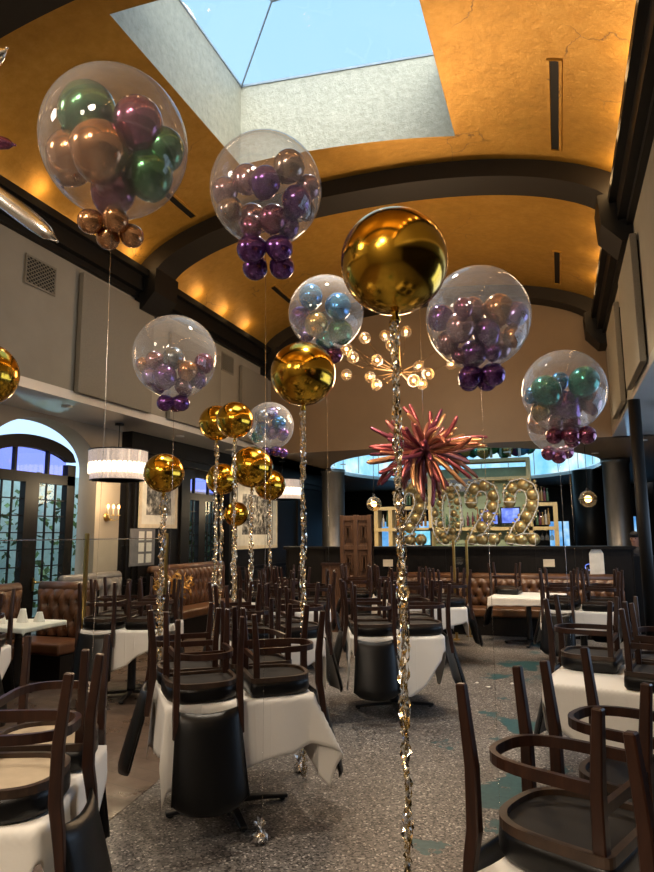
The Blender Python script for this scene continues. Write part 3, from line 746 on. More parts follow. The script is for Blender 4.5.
bubble(266, 190, 111, .56, [(246, 177, 14.5, 'mauve'), (290, 173, 15, 'taupe'), (268, 193, 14, 'purple'), (309, 188, 12, 'mauve'), (225, 191, 12.5, 'mauve'), (229, 210, 12.5, 'taupe'), (249, 210, 15, 'mauve'), (297, 206, 14, 'purple'), (274, 223, 13, 'plum'), (252, 228, 11, 'plum'), (290, 230, 11, 'purple'), (311, 212, 11, 'taupe')],
       [(252, 251, 14.5, 'purple', -.5), (280, 250, 13.5, 'purple', -.5), (254, 265, 13, 'purple', .8), (281, 264, 13, 'purple', .8)], 'clear bubble balloon of purple and mauve balloons just below the skylight well', 1.0)
bubble(326, 313, 75, .62, [(311, 299, 11.5, 'blue'), (338, 308, 13, 'blue'), (299, 318, 10.5, 'purple'), (316, 326, 11, 'gold'), (340, 332, 12, 'green'), (325, 341, 9, 'teal'), (306, 335, 8, 'violet')],
       [(318, 354, 9, 'plum', -.5), (334, 354, 9, 'plum', .5)], 'clear bubble balloon of blue and green balloons behind the two biggest gold orbs')
bubble(175, 357, 83, .60, [(154, 361, 9.5, 'mauve'), (175, 359, 10.5, 'silverblue'), (204, 363, 9.5, 'plum'), (168, 378, 11.5, 'purple'), (190, 372, 9.5, 'copper'), (150, 377, 9, 'violet'), (184, 386, 9, 'mauve'), (199, 380, 8, 'purple'), (158, 388, 7, 'violet'), (142, 365, 7, 'copper')],
       [(166, 403, 8.5, 'purple', -.4), (182, 403, 8.5, 'purple', -.4), (174, 404, 8, 'plum', 1)], 'clear bubble balloon half filled with purple balloons, in front of the wall panels', zend=1.28)
bubble(478, 318, 103, .56, [(440, 318, 12.5, 'purple'), (472, 310, 13, 'mauve'), (499, 309, 14.5, 'copper'), (457, 330, 14, 'mauve'), (485, 333, 13, 'purple'), (518, 314, 12, 'violet'), (446, 344, 11, 'mauve'), (501, 344, 13, 'mauve'), (473, 354, 13, 'purple'), (515, 338, 10.5, 'copper'), (457, 314, 9, 'plum'), (459, 357, 8, 'plum'), (489, 354, 8, 'purple')],
       [(469, 377, 11.5, 'purple', -.4), (492, 375, 12, 'purple', -.4), (471, 381, 10, 'purple', 1), (489, 381, 10, 'purple', 1)], 'clear bubble balloon of purple and rose balloons beside the biggest gold orb')
bubble(564, 391, 82, .55, [(544, 391, 14.5, 'teal'), (577, 383, 14, 'teal'), (561, 381, 9, 'blue'), (566, 407, 15.5, 'purple'), (531, 395, 8, 'blue'), (541, 411, 9.5, 'gold'), (591, 402, 11, 'mauve'), (570, 420, 10, 'plum'), (555, 422, 7, 'mauve')],
       [(553, 436, 8.5, 'plum', -.4), (568, 435, 9, 'plum', -.8), (585, 435, 9.5, 'plum', -.4), (575, 440, 8, 'plum', 1)], 'clear bubble balloon of teal and purple balloons nearest the steel post', zend=1.28)
bubble(557, 424, 58, .55, [(538, 425, 9, 'copper'), (552, 428, 9, 'mauve'), (570, 430, 8, 'plum'), (560, 415, 8, 'taupe')],
       [(548, 453, 7.5, 'plum', -.4), (557, 456, 7.5, 'plum', -.6), (566, 452, 7, 'plum', -.3)], 'clear bubble balloon half hidden behind the teal and purple one')
bubble(270, 426, 48, .62, [(262, 416, 6.5, 'silverblue'), (272, 413, 6, 'violet'), (279, 423, 7, 'blue'), (262, 428, 6.5, 'blue'), (257, 436, 6, 'teal'), (272, 432, 7, 'violet'), (283, 434, 6, 'purple')],
       [(266, 452, 5.5, 'purple', -.4), (276, 451, 5.5, 'purple', -.4), (283, 453, 5, 'purple', .5)], 'clear bubble balloon of blue balloons behind the cluster of gold orbs', zend=1.28)
# long chrome balloons at the upper edge
def spikes():
    c = at_d(-85, 150, 2.6); t = thing('chrome_balloon_burst', 'burst of long chrome balloons poking in beside the largest bubble balloon', 'balloon', c)
    for (x, y, dd, r0, mm, lb) in ((57, 241, 2.35, .034, 'foil_silver', 'long silver chrome balloon'), (15, 145, 2.7, .028, 'chrome_plum', 'plum chrome balloon'), (7, 48, 2.5, .03, 'foil_silver', 'upper silver chrome balloon')):
        e = at_d(x, y, dd)-c; N = 14; pts = []; sc_ = []
        for i in range(N+1):
            f = i/N; pts.append(e*f+Vector((0, 0, .03*math.sin(f*PI)))); sc_.append((.6+.4*math.sin(min(f*1.3, 1)*PI/2))*(1 if f < .8 else math.sqrt(max(.004, 1-((f-.8)/.2)**2))*.97+.03))
        m = MB(); m.tube(pts, r0, 14, scale=sc_); m.ball(pts[-1], .006, 8, 6); m.build('twist_balloon', mm, t, label=lb)
    m = MB(); m.ball((0, 0, 0), .05, 14, 8); m.build('knot_hub', 'foil_silver', t)
spikes()

# spiky burst of twisting balloons
def burst():
    c = at_y(424, 450, 10.6); k = (c-EYE).dot(FWD)/FPX
    t = thing('balloon_starburst', 'spiky burst of copper and wine twisting balloons hanging in front of the bar', 'balloon', c)
    m = MB(); m.ball((0, 0, 0), .12, 14, 10); m.build('hub', 'twist_foil_2', t)
    m = MB(); m.tube([(0, 0, 0), (0, 0, vz(c.x)-c.z-.03)], .003, 5); m.build('hanging_cord', 'foil_silver', t)
    for i in range(96):
        z = 1-2*(i+.5)/96; a = i*2.39996; q = math.sqrt(1-z*z)
        d = Vector((q*math.cos(a), q*math.sin(a), z)); d = (d+Vector((R.uniform(-.2, .2), R.uniform(-.2, .2), R.uniform(-.2, .2)))).normalized()
        L = R.uniform(.6, 1.05)*(1.1 if abs(d.z) < .5 else .86); sd = d.orthogonal().normalized(); sd = Quaternion(d, R.uniform(0, 6)) @ sd; bend = R.uniform(.1, .55)*L
        pts = [d*(.08+(L-.08)*f)+sd*bend*(f*f-.3*f)+Vector((0, 0, -.06*f*f)) for f in (0, .15, .3, .45, .6, .75, .9, .97, 1)]
        m = MB(); m.tube(pts, R.uniform(.032, .040), 8, scale=[.5, .9, 1, 1, 1, 1, .95, .75, .3]); m.build('twist_balloon', 'twist_foil_%d' % R.choice((0, 0, 1, 1, 2, 3, 3, 4)), t)
burst()

# foil weights on the floor
def weight(px, py, lab):
    p = at_z(px, py, 0); t = thing('balloon_weight', lab, 'balloon weight', (p.x, p.y, 0), group='foil balloon weights on the floor')
    m = MB(); N = 14; vs = []; prof = [(.004, 0), (.03, .002), (.042, .02), (.04, .045), (.022, .062), (.008, .07)]
    for r_, z in prof: vs += [(r_*(1+R.uniform(-.14, .14))*math.cos(2*PI*a/N), r_*(1+R.uniform(-.14, .14))*math.sin(2*PI*a/N), z) for a in range(N)]
    m.add(vs, [(i*N+a, i*N+(a+1) % N, (i+1)*N+(a+1) % N, (i+1)*N+a) for i in range(len(prof)-1) for a in range(N)]); m.build('foil_wrap', 'foil_silver', t)
    m = MB()
    for i in range(9):
        a = 2*PI*i/9; d = Vector((math.cos(a), math.sin(a), 0)); s = Vector((-d.y, d.x, 0))
        m.add([Vector((0, 0, .064))-s*.004, Vector((0, 0, .064))+s*.004, d*.035+s*.016+Vector((0, 0, .115+R.uniform(-.02, .02))), d*.03-s*.016+Vector((0, 0, .105))], [(0, 1, 2, 3)])
    m.build('foil_fringe', 'foil_silver', t)
weight(260, 843, 'silver foil balloon weight on the terrazzo in front of the iron table foot')
weight(299, 772, 'silver foil balloon weight on the terrazzo under the cloth corner of the middle table')

for px, py, l in ((477, 683, 'small pale paper scrap on the terrazzo, nearest the table behind the tinsel'), (488, 687, 'small pale paper scrap on the terrazzo, nearest the camera of the three'), (512, 684, 'small pale paper scrap on the terrazzo, nearest the aisle chairs')):
    p = at_z(px, py, 0); m = MB(); N = 9; vs = [(R.uniform(.018, .03)*math.cos(2*PI*a/N), R.uniform(.018, .03)*math.sin(2*PI*a/N), R.uniform(.003, .012)) for a in range(N)]
    m.add(vs+[(0, 0, .009)]+[(x, y, .001) for x, y, z in vs], [(a, (a+1) % N, N) for a in range(N)]+[(a, N+1+a, N+1+(a+1) % N, (a+1) % N) for a in range(N)]); o = m.build('paper_scrap', 'frame_white'); o.location = (p.x, p.y, 0); tag(o, l, 'litter', 'paper scraps on the floor')

# ------------------------------------------------------------------ chairs (upside down: local z=0 is the table top they rest on)
def dshape(sx, yf, yb, n=18, p=2.8, rc=.03):
    """outline: straight front at y=yf, rounded back at y=yb"""
    y0 = -.02; pts = []
    for i in range(5): a = PI+PI/2*i/4; pts.append((-sx+rc+rc*math.cos(a), yf+rc+rc*math.sin(a)))
    for i in range(5): a = -PI/2+PI/2*i/4; pts.append((sx-rc+rc*math.cos(a), yf+rc+rc*math.sin(a)))
    for i in range(n+1):
        a = PI*i/n; c, s = math.cos(a), math.sin(a)
        pts.append((sx*math.copysign(abs(c)**(2/p), c), y0+(yb-y0)*s**(2/p)))
    return pts
def loft(m, levels, cap=True, smooth=True):
    k = len(levels[0]); vs = [p for lv in levels for p in lv]
    fs = [(i*k+a, i*k+(a+1) % k, (i+1)*k+(a+1) % k, (i+1)*k+a) for i in range(len(levels)-1) for a in range(k)]
    m.add(vs, fs, smooth)
    if cap: m.add(levels[0], [tuple(range(k))[::-1]]); m.add(levels[-1], [tuple(range(k))])
def lv(pts, z, s=1.0): return [(x*s, y*s, z) for x, y in pts]
def make_chair(base='seat_webbing'):
    t = bpy.data.objects.new('dining_chair', None); COL.objects.link(t); t.empty_display_size = .1
    D = dshape(.215, -.190, .205)
    m = MB(); loft(m, [lv(D, .0, .90), lv(D, .006, .96), lv(D, .022, 1.0), lv(D, .06, 1.0), lv(D, .082, .985), lv(D, .086, .95)]); m.build('seat', 'black_leather', t)
    m = MB(); A = dshape(.212, -.187, .202); B = dshape(.190, -.165, .180)
    k = len(A); vs = lv(A, .084)+lv(A, .112)+lv(B, .112)+lv(B, .084)
    m.add(vs, [(j*k+a, j*k+(a+1) % k, ((j+1) % 4)*k+(a+1) % k, ((j+1) % 4)*k+a) for j in range(4) for a in range(k)]); m.build('seat_frame', 'worn_rim', t)
    m = MB(); m.add(lv(B, .088)+lv(B, .094), [tuple(range(k))[::-1], tuple(range(k, 2*k))]); m.build('seat_underside', base, t)
    up = Vector((0, 1, 0))
    for s in (-1, 1):
        m = MB(); m.bar([(s*.186, -.153, .07), (s*.188, -.155, .27), (s*.196, -.173, .485)], .036, .036, up=up, scale=[1.05, 1, .82]); bevel(m.build('leg', 'dark_wood', t), .004, 1)
        m = MB(); m.bar([(s*.188, .268, -.16), (s*.184, .250, -.02), (s*.181, .236, .06), (s*.182, .236, .24), (s*.186, .262, .485)], .033, .04, up=up, scale=[.8, 1, 1.08, 1, .8]); bevel(m.build('leg', 'dark_wood', t), .004, 1)
    # bentwood hoop and front stretcher
    hp = [(x, y, .262) for x, y in dshape(.170, -.2, .232, 18, 2.8)[10:]]
    hp = [(.170, -.150, .262)]+hp+[(-.170, -.150, .262)]
    m = MB(); m.bar(hp, .020, .034); m.build('hoop_stretcher', 'dark_wood', t)
    m = MB(); m.bar([(-.18, -.157, .215), (.18, -.157, .215)], .02, .03); m.build('front_stretcher', 'dark_wood', t)
    # curved padded back, hanging down outside the table
    m = MB(); nx, nz = 14, 12; F = []; Bk = []
    for j in range(nz+1):
        f = j/nz; z = -.035-f*.475; w_ = .180+.032*f
        if f > .86: q = (f-.86)/.14; w_ -= .07*(1-math.sqrt(max(0, 1-q*q*.96)))
        for i in range(nx+1):
            u = -1+2*i/nx; e = 1-(abs(u)**6)*.75; ee = e*(1 if 0 < j < nz else .45); x = u*w_
            yc = .252+.115*f+.05*(1-u*u)*(.55+.45*f); zz = z+(.022*u*u if j == 0 else 0)-(.0 if f < .9 else .012*(1-u*u))
            F.append((x, yc-.017*ee, zz)); Bk.append((x, yc+.021*ee, zz))
    k = nx+1; o = len(F); fs = []
    for j in range(nz):
        for i in range(nx):
            a = j*k+i; fs += [(a, a+k, a+k+1, a+1), (o+a, o+a+1, o+a+k+1, o+a+k)]
    for i in range(nx): fs += [(i, i+1, o+i+1, o+i), (nz*k+i, o+nz*k+i, o+nz*k+i+1, nz*k+i+1)]
    for j in range(nz): fs += [(j*k, o+j*k, o+j*k+k, j*k+k), (j*k+nx, j*k+k+nx, o+j*k+k+nx, o+j*k+nx)]
    m.add(F+Bk, fs, True); bk = m.build('backrest', 'black_leather', t)
    for s in (-1, 1):
        m = MB(); m.tube([(s*(.178+.032*f), .252+.115*f, -.05-f*.44) for f in (0, .25, .5, .75, .95)], .0075, 6); m.build('piping', 'black_leather', bk)
    return t
CHAIR = make_chair(); CHAIR_PALE = make_chair('pale_board')
used = {}
def put_chair(x, y, z, rz, label, pale=False, group='upturned dining chairs', rx=0, ry=0):
    src = CHAIR_PALE if pale else CHAIR
    o = src if src.name not in used else copy_tree(src)
    used[src.name] = 1
    o.location = (x, y, z); o.rotation_euler = (rx, ry, rz); tag(o, label, 'chair', group); return o

# ------------------------------------------------------------------ tables and cloths
ZT = .738
def make_table(hx, hy, x, y, rz, label):
    t = thing('dining_table', label, 'table', (x, y, 0), rz, 'pedestal dining tables')
    m = MB(); m.box((0, 0, ZT-.016), (2*hx-.07, 2*hy-.07, .032)); bevel(m.build('tabletop', 'dark_wood', t), .006)
    m = MB(); m.lathe([(.05, .05), (.045, .1), (.04, .66), (.1, .69), (.16, .70), (.16, ZT-.034)], 16); m.build('pedestal', 'black_iron', t)
    for k in range(4):
        a = k*PI/2+.06; d = Vector((math.cos(a), math.sin(a), 0)); L = .39 if hx > .4 else hx-.02 if hy > hx else .22
        m = MB(); m.bar([d*.02+Vector((0, 0, .052)), d*(L*.6)+Vector((0, 0, .04)), d*L+Vector((0, 0, .024))], .056, .03, scale=[1.05, .95, .85]); m.lathe([(.02, 0), (.02, .016)], 8, Matrix.Translation(d*(L-.03))); bevel(m.build('foot', 'black_iron', t), .006, 1)
    return t
def make_cloth_obj(hx, hy, x, y, rz, size, phi, label, seed, drop_max=.56, group='white tablecloths', kick=None):
    rr = random.Random(seed); S = size; N = 64; t = MB(); z0 = ZT+.004; vs = []; c, s = math.cos(phi), math.sin(phi)
    ph = [rr.uniform(0, 6) for _ in range(4)]; rc = .03
    for j in range(N+1):
        for i in range(N+1):
            u = (-1+2*i/N)*S; v = (-1+2*j/N)*S
            px, py = u*c-v*s, u*s+v*c
            qx = max(-hx+rc, min(hx-rc, px)); qy = max(-hy+rc, min(hy-rc, py)); dx, dy = px-qx, py-qy; d = math.hypot(dx, dy)
            if d < rc: vs.append((px, py, z0+.0015*math.sin(px*9+ph[0])*math.sin(py*8+ph[1]) if False else z0)); continue
            nx, ny = dx/d, dy/d; h = d-rc
            ang = math.atan2(py, px); per = (qx-qy)*1.0+ang*.25
            flare = .004+.055*h*(.3+.7*(.5+.5*math.sin(per*13+ph[0])))*min(1, h/.12)
            bx, by = qx+nx*rc, qy+ny*rc
            cornerness = 1-max(abs(nx), abs(ny)); fan = cornerness*h*.13
            tx, ty = -ny, nx
            lat = .05*h*math.sin(per*11+ph[2])
            zz = z0-min(h, drop_max)*(1-.05*abs(math.sin(per*9+ph[3])))
            if kick and nx > .15 and ny < -.15: bx += kick[0]*h*min(1, cornerness*4); by += kick[1]*h*min(1, cornerness*4)
            vs.append((bx+nx*(flare+fan)+tx*lat, by+ny*(flare+fan)+ty*lat, zz))
    t.add(vs, [(j*(N+1)+i, j*(N+1)+i+1, (j+1)*(N+1)+i+1, (j+1)*(N+1)+i) for j in range(N) for i in range(N)], True)
    o = t.build('tablecloth', 'white_linen'); o.location = (x, y, 0); o.rotation_euler = (0, 0, rz)
    so = o.modifiers.new('s', 'SOLIDIFY'); so.thickness = .003; so.offset = 1
    return tag(o, label, 'tablecloth', group)
SIDE = {'A': 'back toward the camera', 'B': 'back toward the windows', 'C': 'back away from the windows', 'D': 'back toward the bar'}
def loc2(x, y, rz, lx, ly): return x+lx*math.cos(rz)-ly*math.sin(rz), y+lx*math.sin(rz)+ly*math.cos(rz)
def table_set(desc, x, y, deg, chairs='ABCD', h=.44, size=.72, phi=25, seed=1, pale=False, cloth=True, kick=None):
    rz = rad(deg)
    make_table(h, h, x, y, rz, 'iron pedestal table under a white cloth, the '+desc)
    if cloth: make_cloth_obj(h, h, x, y, rz, size, rad(phi), 'white cloth draped over the '+desc, seed, kick=kick)
    for ch in chairs:
        lx, ly, a = {'A': (-.222, -.243, PI), 'B': (-.243, .222, PI/2), 'C': (.243, -.222, -PI/2), 'D': (.222, .243, 0)}[ch]
        X, Y = loc2(x, y, rz, lx, ly)
        put_chair(X, Y, ZT+.0085, rz+a+rad(R.uniform(-3, 3)), 'upturned black leather chair on the %s, %s' % (desc, SIDE[ch]), pale)
table_set('nearest window-side table', -2.265, 2.12, 24, 'BCD', seed=3, phi=40, pale=True)
table_set('middle table', -2.07, 3.97, 38, seed=5, phi=12, size=.80, kick=(.42, -.16))
table_set('table behind longest tinsel', -1.64, 6.65, 20, seed=7, phi=50, size=.74)
table_set('table under arched window', -4.46, 6.27, 17, seed=9, phi=30)
table_set('table behind middle one', -2.74, 6.02, 40, seed=11, phi=20)
table_set('table at picture edge', -4.95, 4.25, 24, seed=13, phi=35, chairs='BCD')
table_set('table beyond long one', .36, 4.98, -12, 'BCD', seed=15, phi=45, size=.74)
table_set('table near banquette corner', .22, 9.3, -8, seed=17, phi=15)
table_set('table beside steel post', 1.55, 7.3, -8, seed=19, phi=30)
table_set('farthest table past post', 1.75, 9.9, -12, seed=21, phi=10)
table_set('table before tan booth', -4.15, 9.3, 30, seed=23, phi=20)
table_set('table before booth end', -3.35, 8.3, 20, seed=25, phi=60)
table_set('table near carved screen', -2.78, 10.05, 15, seed=27, phi=35)
table_set('table at brass posts', -1.75, 9.2, 18, seed=29, phi=15)
# long table nearest the camera on the aisle
LX, LY, LRZ = .33, 2.38, rad(-27)
make_table(.40, .72, LX, LY, LRZ, 'long pedestal table under a white cloth, nearest of the aisle side')
make_cloth_obj(.40, .72, LX, LY, LRZ, .95, rad(4), 'white cloth draped over the long table nearest on the aisle side', 31, .42)
for nm, lx, ly, a in (('back to the aisle, nearest the camera', -.24, -.27, PI/2), ('back to the aisle, next along', -.24, .26, PI/2), ('back to the wall, nearest the camera', .265, -.42, -PI/2), ('back to the wall, next along', .25, .38, -PI/2)):
    X, Y = loc2(LX, LY, LRZ, lx, ly); put_chair(X, Y, ZT+.0085, LRZ+a+(rad(3) if lx < 0 else 0), 'upturned black leather chair on the long table, '+nm)
# cloth-covered table before the far banquette
table_set('bare far table before the tufted banquette', -.52, 10.95, -6, chairs='', seed=33, phi=2, h=.52, size=.64)
put_chair(-1.60, 10.45, .30, rad(100), 'black leather chair tipped against the bare far table by the brass posts', rx=rad(12), ry=rad(35))
put_chair(-.825, 11.12, ZT+.0085, rad(84), 'upturned black leather chair alone on the bare far table')

# booths: tufted banquettes
def tuft(w_, h_, nx=None, rows=3, depth=.06):
    """tufted pad in the x-z plane facing -y, 0..w_, 0..h_"""
    cols = max(2, round(w_/.17)); nx = cols*8; nz = rows*8; m = MB(); vs = []
    for j in range(nz+1):
        for i in range(nx+1):
            u = i/nx*cols; v = j/nz*rows
            dmin = 9
            for rj in range(int(v)-1, int(v)+3):
                for ci in range(int(u)-1, int(u)+3):
                    bu = ci+(.5 if rj % 2 else 0); dmin = min(dmin, math.hypot(u-bu, v-rj))
            p = (u+v/2) % 1; q = (u-v/2) % 1
            crease = max(math.exp(-(min(p, 1-p)/.09)**2), math.exp(-(min(q, 1-q)/.09)**2))
            d = depth*(math.exp(-(dmin/.22)**2)*.9+crease*.4)
            edge_ = min(1, min(i, nx-i, j+2, nz-j)/4); y = -.05*math.sqrt(edge_)+d*min(1, edge_+.2)
            vs.append((i/nx*w_, y, j/nz*h_))
    m.add(vs, [(j*(nx+1)+i, j*(nx+1)+i+1, (j+1)*(nx+1)+i+1, (j+1)*(nx+1)+i) for j in range(nz) for i in range(nx)], True)
    return m
def banquette(name, L, top, x, y, rz, leather, label, rows=3, extra=0):
    t = thing(name, label, 'banquette', (x, y, 0), rz, 'tufted leather banquettes')
    m = MB(); m.box2((0, -.52, 0.003), (L, -.02, .30)); m.build('base', 'black_wood', t)
    m = MB(); m.box2((0, -.56, .305), (L, -.06, .45)); bevel(m.build('seat', leather, t), .035, 3)
    L += extra
    m = MB(); m.box2((0, -.02, .003), (L, .14, top-.03)); m.build('back_frame', 'black_wood', t)
    o = tuft(L, top-.47, rows=rows).build('tufted_back', leather, t); o.location = (0, -.025, .455)
    m = MB(); m.tube([(0, .05, top), (L, .05, top)], .075, 12); m.build('top_roll', leather, t)
banquette('tufted_banquette', 1.80, 1.05, XLW+.17, 4.6, rad(90), 'brown_leather', 'brown tufted banquette along the wall under the nearest arched window', extra=.42)
banquette('tufted_banquette', .84, 1.05, XLW+.26, 7.05, 0, 'brown_leather', 'brown tufted booth back closing the booth with the napkin table')
banquette('tufted_banquette', 1.25, 1.09, XLW+.17, 7.62, rad(90), 'window_lit_leather', 'tufted banquette, its leather greyed by window light, under the candle sconce')
banquette('tufted_banquette', 2.5, 1.12, XLW+.17, 9.75, rad(90), 'tan_leather', 'tan tufted banquette along the dark panelled wall beyond the gold leaf spray')
banquette('tufted_banquette', 1.5, 1.08, -4.6, 13.6, 0, 'brown_leather', 'brown tufted booth back behind the tinsel streamers, under the house print')
banquette('tufted_banquette', 4.05, .93, -3.08, 12.17, 0, 'tan_leather', 'long tan tufted banquette along the black bar front', rows=3)
# napkin table in the first booth
table_set('booth table with folded napkins', -5.80, 6.02, 4, chairs='', seed=41, phi=0, h=.36, size=.41)
for k, (dx, dy, l) in enumerate(((.05, .1, 'folded white napkin standing on the booth table, the taller one'), (.2, .22, 'folded white napkin on the booth table nearer the tufted back'), (-.1, -.1, 'folded white napkin on the booth table nearer the picture edge'))):
    m = MB(); N = 20; vs = []
    for j in range(7):
        f = j/6; r_ = .07*(1-.55*f)*(1+.0*f)
        vs += [(r_*(1+.16*math.cos(a*2*PI/N*5))*math.cos(a*2*PI/N), r_*.7*(1+.16*math.cos(a*2*PI/N*5))*math.sin(a*2*PI/N), f*(.15 if k == 0 else .11)) for a in range(N)]
    m.add(vs, [(j*N+a, j*N+(a+1) % N, (j+1)*N+(a+1) % N, (j+1)*N+a) for j in range(6) for a in range(N)]+[tuple(range(6*N, 7*N))], True)
    o = m.build('folded_napkin', 'white_linen'); o.location = (-5.86+dx, 6.0+dy*.8, ZT+.008); tag(o, l, 'napkin', 'folded napkins')
# cream napkin on the long table
m = MB(); m.add([(-.14, -.045, 0), (.14, -.045, 0), (.14, .045, 0), (-.14, .045, 0), (0, -.005, .11), (0, .005, .11)], [(0, 1, 4), (1, 2, 5, 4), (2, 3, 5), (3, 0, 4, 5), (0, 3, 2, 1)])
o = m.build('folded_napkin', 'white_linen'); o.location = loc2(LX, LY, LRZ, -.02, .655)+(ZT+.008,); o.rotation_euler = (0, 0, LRZ); tag(o, 'tent-folded cream napkin on the long table behind the upturned chairs', 'napkin', 'folded napkins')

# gold leaf spray in front of the booths
p = at_y(172, 592, 9.0); t = thing('gold_leaf_spray', 'spray of gilded leaves standing by the booth end under the lone gold orb', 'decoration', (p.x, p.y, 0))
m = MB(); m.lathe([(.12, .003), (.14, .3), (.10, .5), (.13, .72), (.11, .72), (.09, .5)], 20); m.build('vase', 'black_iron', t)
m = MB()
for i in range(320):
    d = Vector((R.gauss(0, 1), R.gauss(0, 1), R.gauss(0, .8))).normalized()*R.uniform(.1, 1); q = Vector((d.x*.34, d.y*.30, .94+d.z*.28)); s = R.uniform(.03, .06)
    rot = Quaternion((R.uniform(-1, 1), R.uniform(-1, 1), R.uniform(-1, 1)), R.uniform(0, 6)).to_matrix()
    m.add([q+rot @ Vector(v)*s for v in ((-1, 0, 0), (0, -.5, .2), (1.1, 0, 0), (0, .5, .2))], [(0, 1, 2, 3)])
m.build('leaf_foliage', 'gold_leaf_spray', t)
m = MB()
for i in range(14):
    a = R.uniform(0, 6.28); m.tube([(0, 0, .5), (.1*math.cos(a), .1*math.sin(a), .75), (.3*math.cos(a), .3*math.sin(a), 1.0+R.uniform(-.1, .15))], .005, 5)
m.build('stem', 'gold_leaf_spray', t)

# glass screens on brass posts
def glass_screen(name, pts, top, lab):
    c = Vector(pts[0]); t = thing(name, lab, 'glass screen', (c.x, c.y, 0))
    for p in pts:
        q = Vector(p)-c; m = MB(); m.box2((q.x-.02, q.y-.02, 0.003), (q.x+.02, q.y+.02, top)); m.box2((q.x-.05, q.y-.05, 0.003), (q.x+.05, q.y+.05, .02)); bevel(m.build('post', 'brass', t), .003, 1)
    for a, b_ in zip(pts, pts[1:]):
        a = Vector(a)-c; b_ = Vector(b_)-c; m = MB(); m.bar([(a.x, a.y, top/2+.3), (b_.x, b_.y, top/2+.3)], .01, top-.75); m.build('pane', 'pane_glass', t)
        m = MB(); m.bar([(a.x, a.y, top-.07), (b_.x, b_.y, top-.07)], .016, .012); m.build('top_rail', 'foil_silver', t)
q1 = at_y(86, 560, 6.55); q2 = at_y(166, 560, 8.15)
glass_screen('glass_screen', [(-5.30, 4.9), (q1.x, q1.y), (q2.x, q2.y)], 1.74, 'clear glass screen on brass posts in front of the window booths')
q3 = at_y(454, 560, 11.05); q4 = at_y(467, 560, 11.45)
glass_screen('glass_screen', [(q3.x, q3.y), (q4.x, q4.y)], 1.6, 'short glass screen on two brass posts below the gold numerals')

# carved wooden screen and its low wing
a = at_y(345, 540, 11.9); e = at_y(376, 540, 11.9)
t = thing('carved_screen', 'tall carved oak screen standing at the end of the long banquette', 'screen', ((a.x+e.x)/2, 11.62, 0))
W = (e.x-a.x)/2; Hh = at_y(360, 516, 11.62).z
m = MB(); m.box2((-W, 0, 0.003), (W, .05, Hh)); m.build('panel_board', 'carved_oak', t)
m = MB()
for x in (-W+.04, 0, W-.04): m.box2((x-.04, -.03, 0.003), (x+.04, .08, Hh+.02))
for z in (.06, Hh*.45, Hh*.72, Hh-.04): m.box2((-W, -.025, z-.045), (W, .075, z+.045))
bevel(m.build('stile_frame', 'carved_oak', t), .006, 1)
m = MB()
for sx in (-1, 1):
    for z0, z1 in ((.12, .40), (.49, .68), (.76, .94)):
        cx = sx*W/2; zc = Hh*(z0+z1)/2; hh = Hh*(z1-z0)/2-.05
        for k in range(3): m.bar([(cx-.07+.035*k, -.012, zc-hh+.03*k), (cx+.07-.035*k, -.012, zc-hh+.03*k), (cx+.07-.035*k, -.012, zc+hh-.03*k), (cx-.07+.035*k, -.012, zc+hh-.03*k)], .018, .02, closed=True, up=Vector((0, 1, 0)))
m.build('carved_moulding', 'carved_oak', t)
a = at_y(322, 570, 11.3); t = thing('panelled_booth_end', 'low panelled wooden booth end beside the tall carved screen', 'booth end', (a.x, 11.3, 0))
m = MB(); m.box2((0, 0, 0.003), (.5, .06, 1.16)); m.build('panel_board', 'carved_oak', t)
m = MB(); m.box2((-.02, -.02, 1.16), (.52, .08, 1.2)); m.build('cap_rail', 'dark_wood', t)
m = MB()
for k in range(5): m.box2((.03+.1*k, -.012, .08), (.10+.1*k, 0, 1.1))
m.build('board_slat', 'carved_oak', t)

# small signs on the black bar front
def card(px, py, w_, h_, lab, Y=12.33, mm='paper_cream', name='sign_card'):
    p = at_y(px, py, Y); m = MB(); m.box((0, 0, 0), (w_, .008, h_)); o = m.build(name, mm); o.location = p; return tag(o, lab, 'sign')
card(388, 563, .19, .13, 'small cream card on the black bar front beside the carved screen'); card(549, 563, .19, .13, 'small cream card on the black bar front below the end of the numerals')
m = MB(); N = 16
p = at_y(597, 563, 12.25); m.lathe([(.001, 0)]+[(.0, 0)], 4) if False else None
vs = []; prof = [(-.12, 0), (.12, 0), (.115, .48), (.07, .56), (-.07, .56), (-.115, .48)]
vs = [(x, 0, z) for x, z in prof]+[(x, .015, z) for x, z in prof]; k = len(prof)
m.add(vs, [tuple(range(k)), tuple(range(k, 2*k))[::-1]]+[(i, i+k, (i+1) % k+k, (i+1) % k) for i in range(k)])
o = bevel(m.build('menu_plaque', 'mat_white')); o.location = (p.x, 12.318, p.z-.32); tag(o, 'tall cream menu plaque with rounded top on the black bar front', 'sign')
m = MB(); pr = at_y(589, 567, 12.33); m.tube([(.06*math.cos(2*PI*i/20), 0, .05*math.sin(2*PI*i/20)) for i in range(20)], .009, 6, closed=True); o = m.build('ring_sign', 'screen_blue'); o.location = pr; tag(o, 'small blue ring sticker on the black bar front beside the menu plaque', 'light')  # sticker; its glow is put in with the screen material

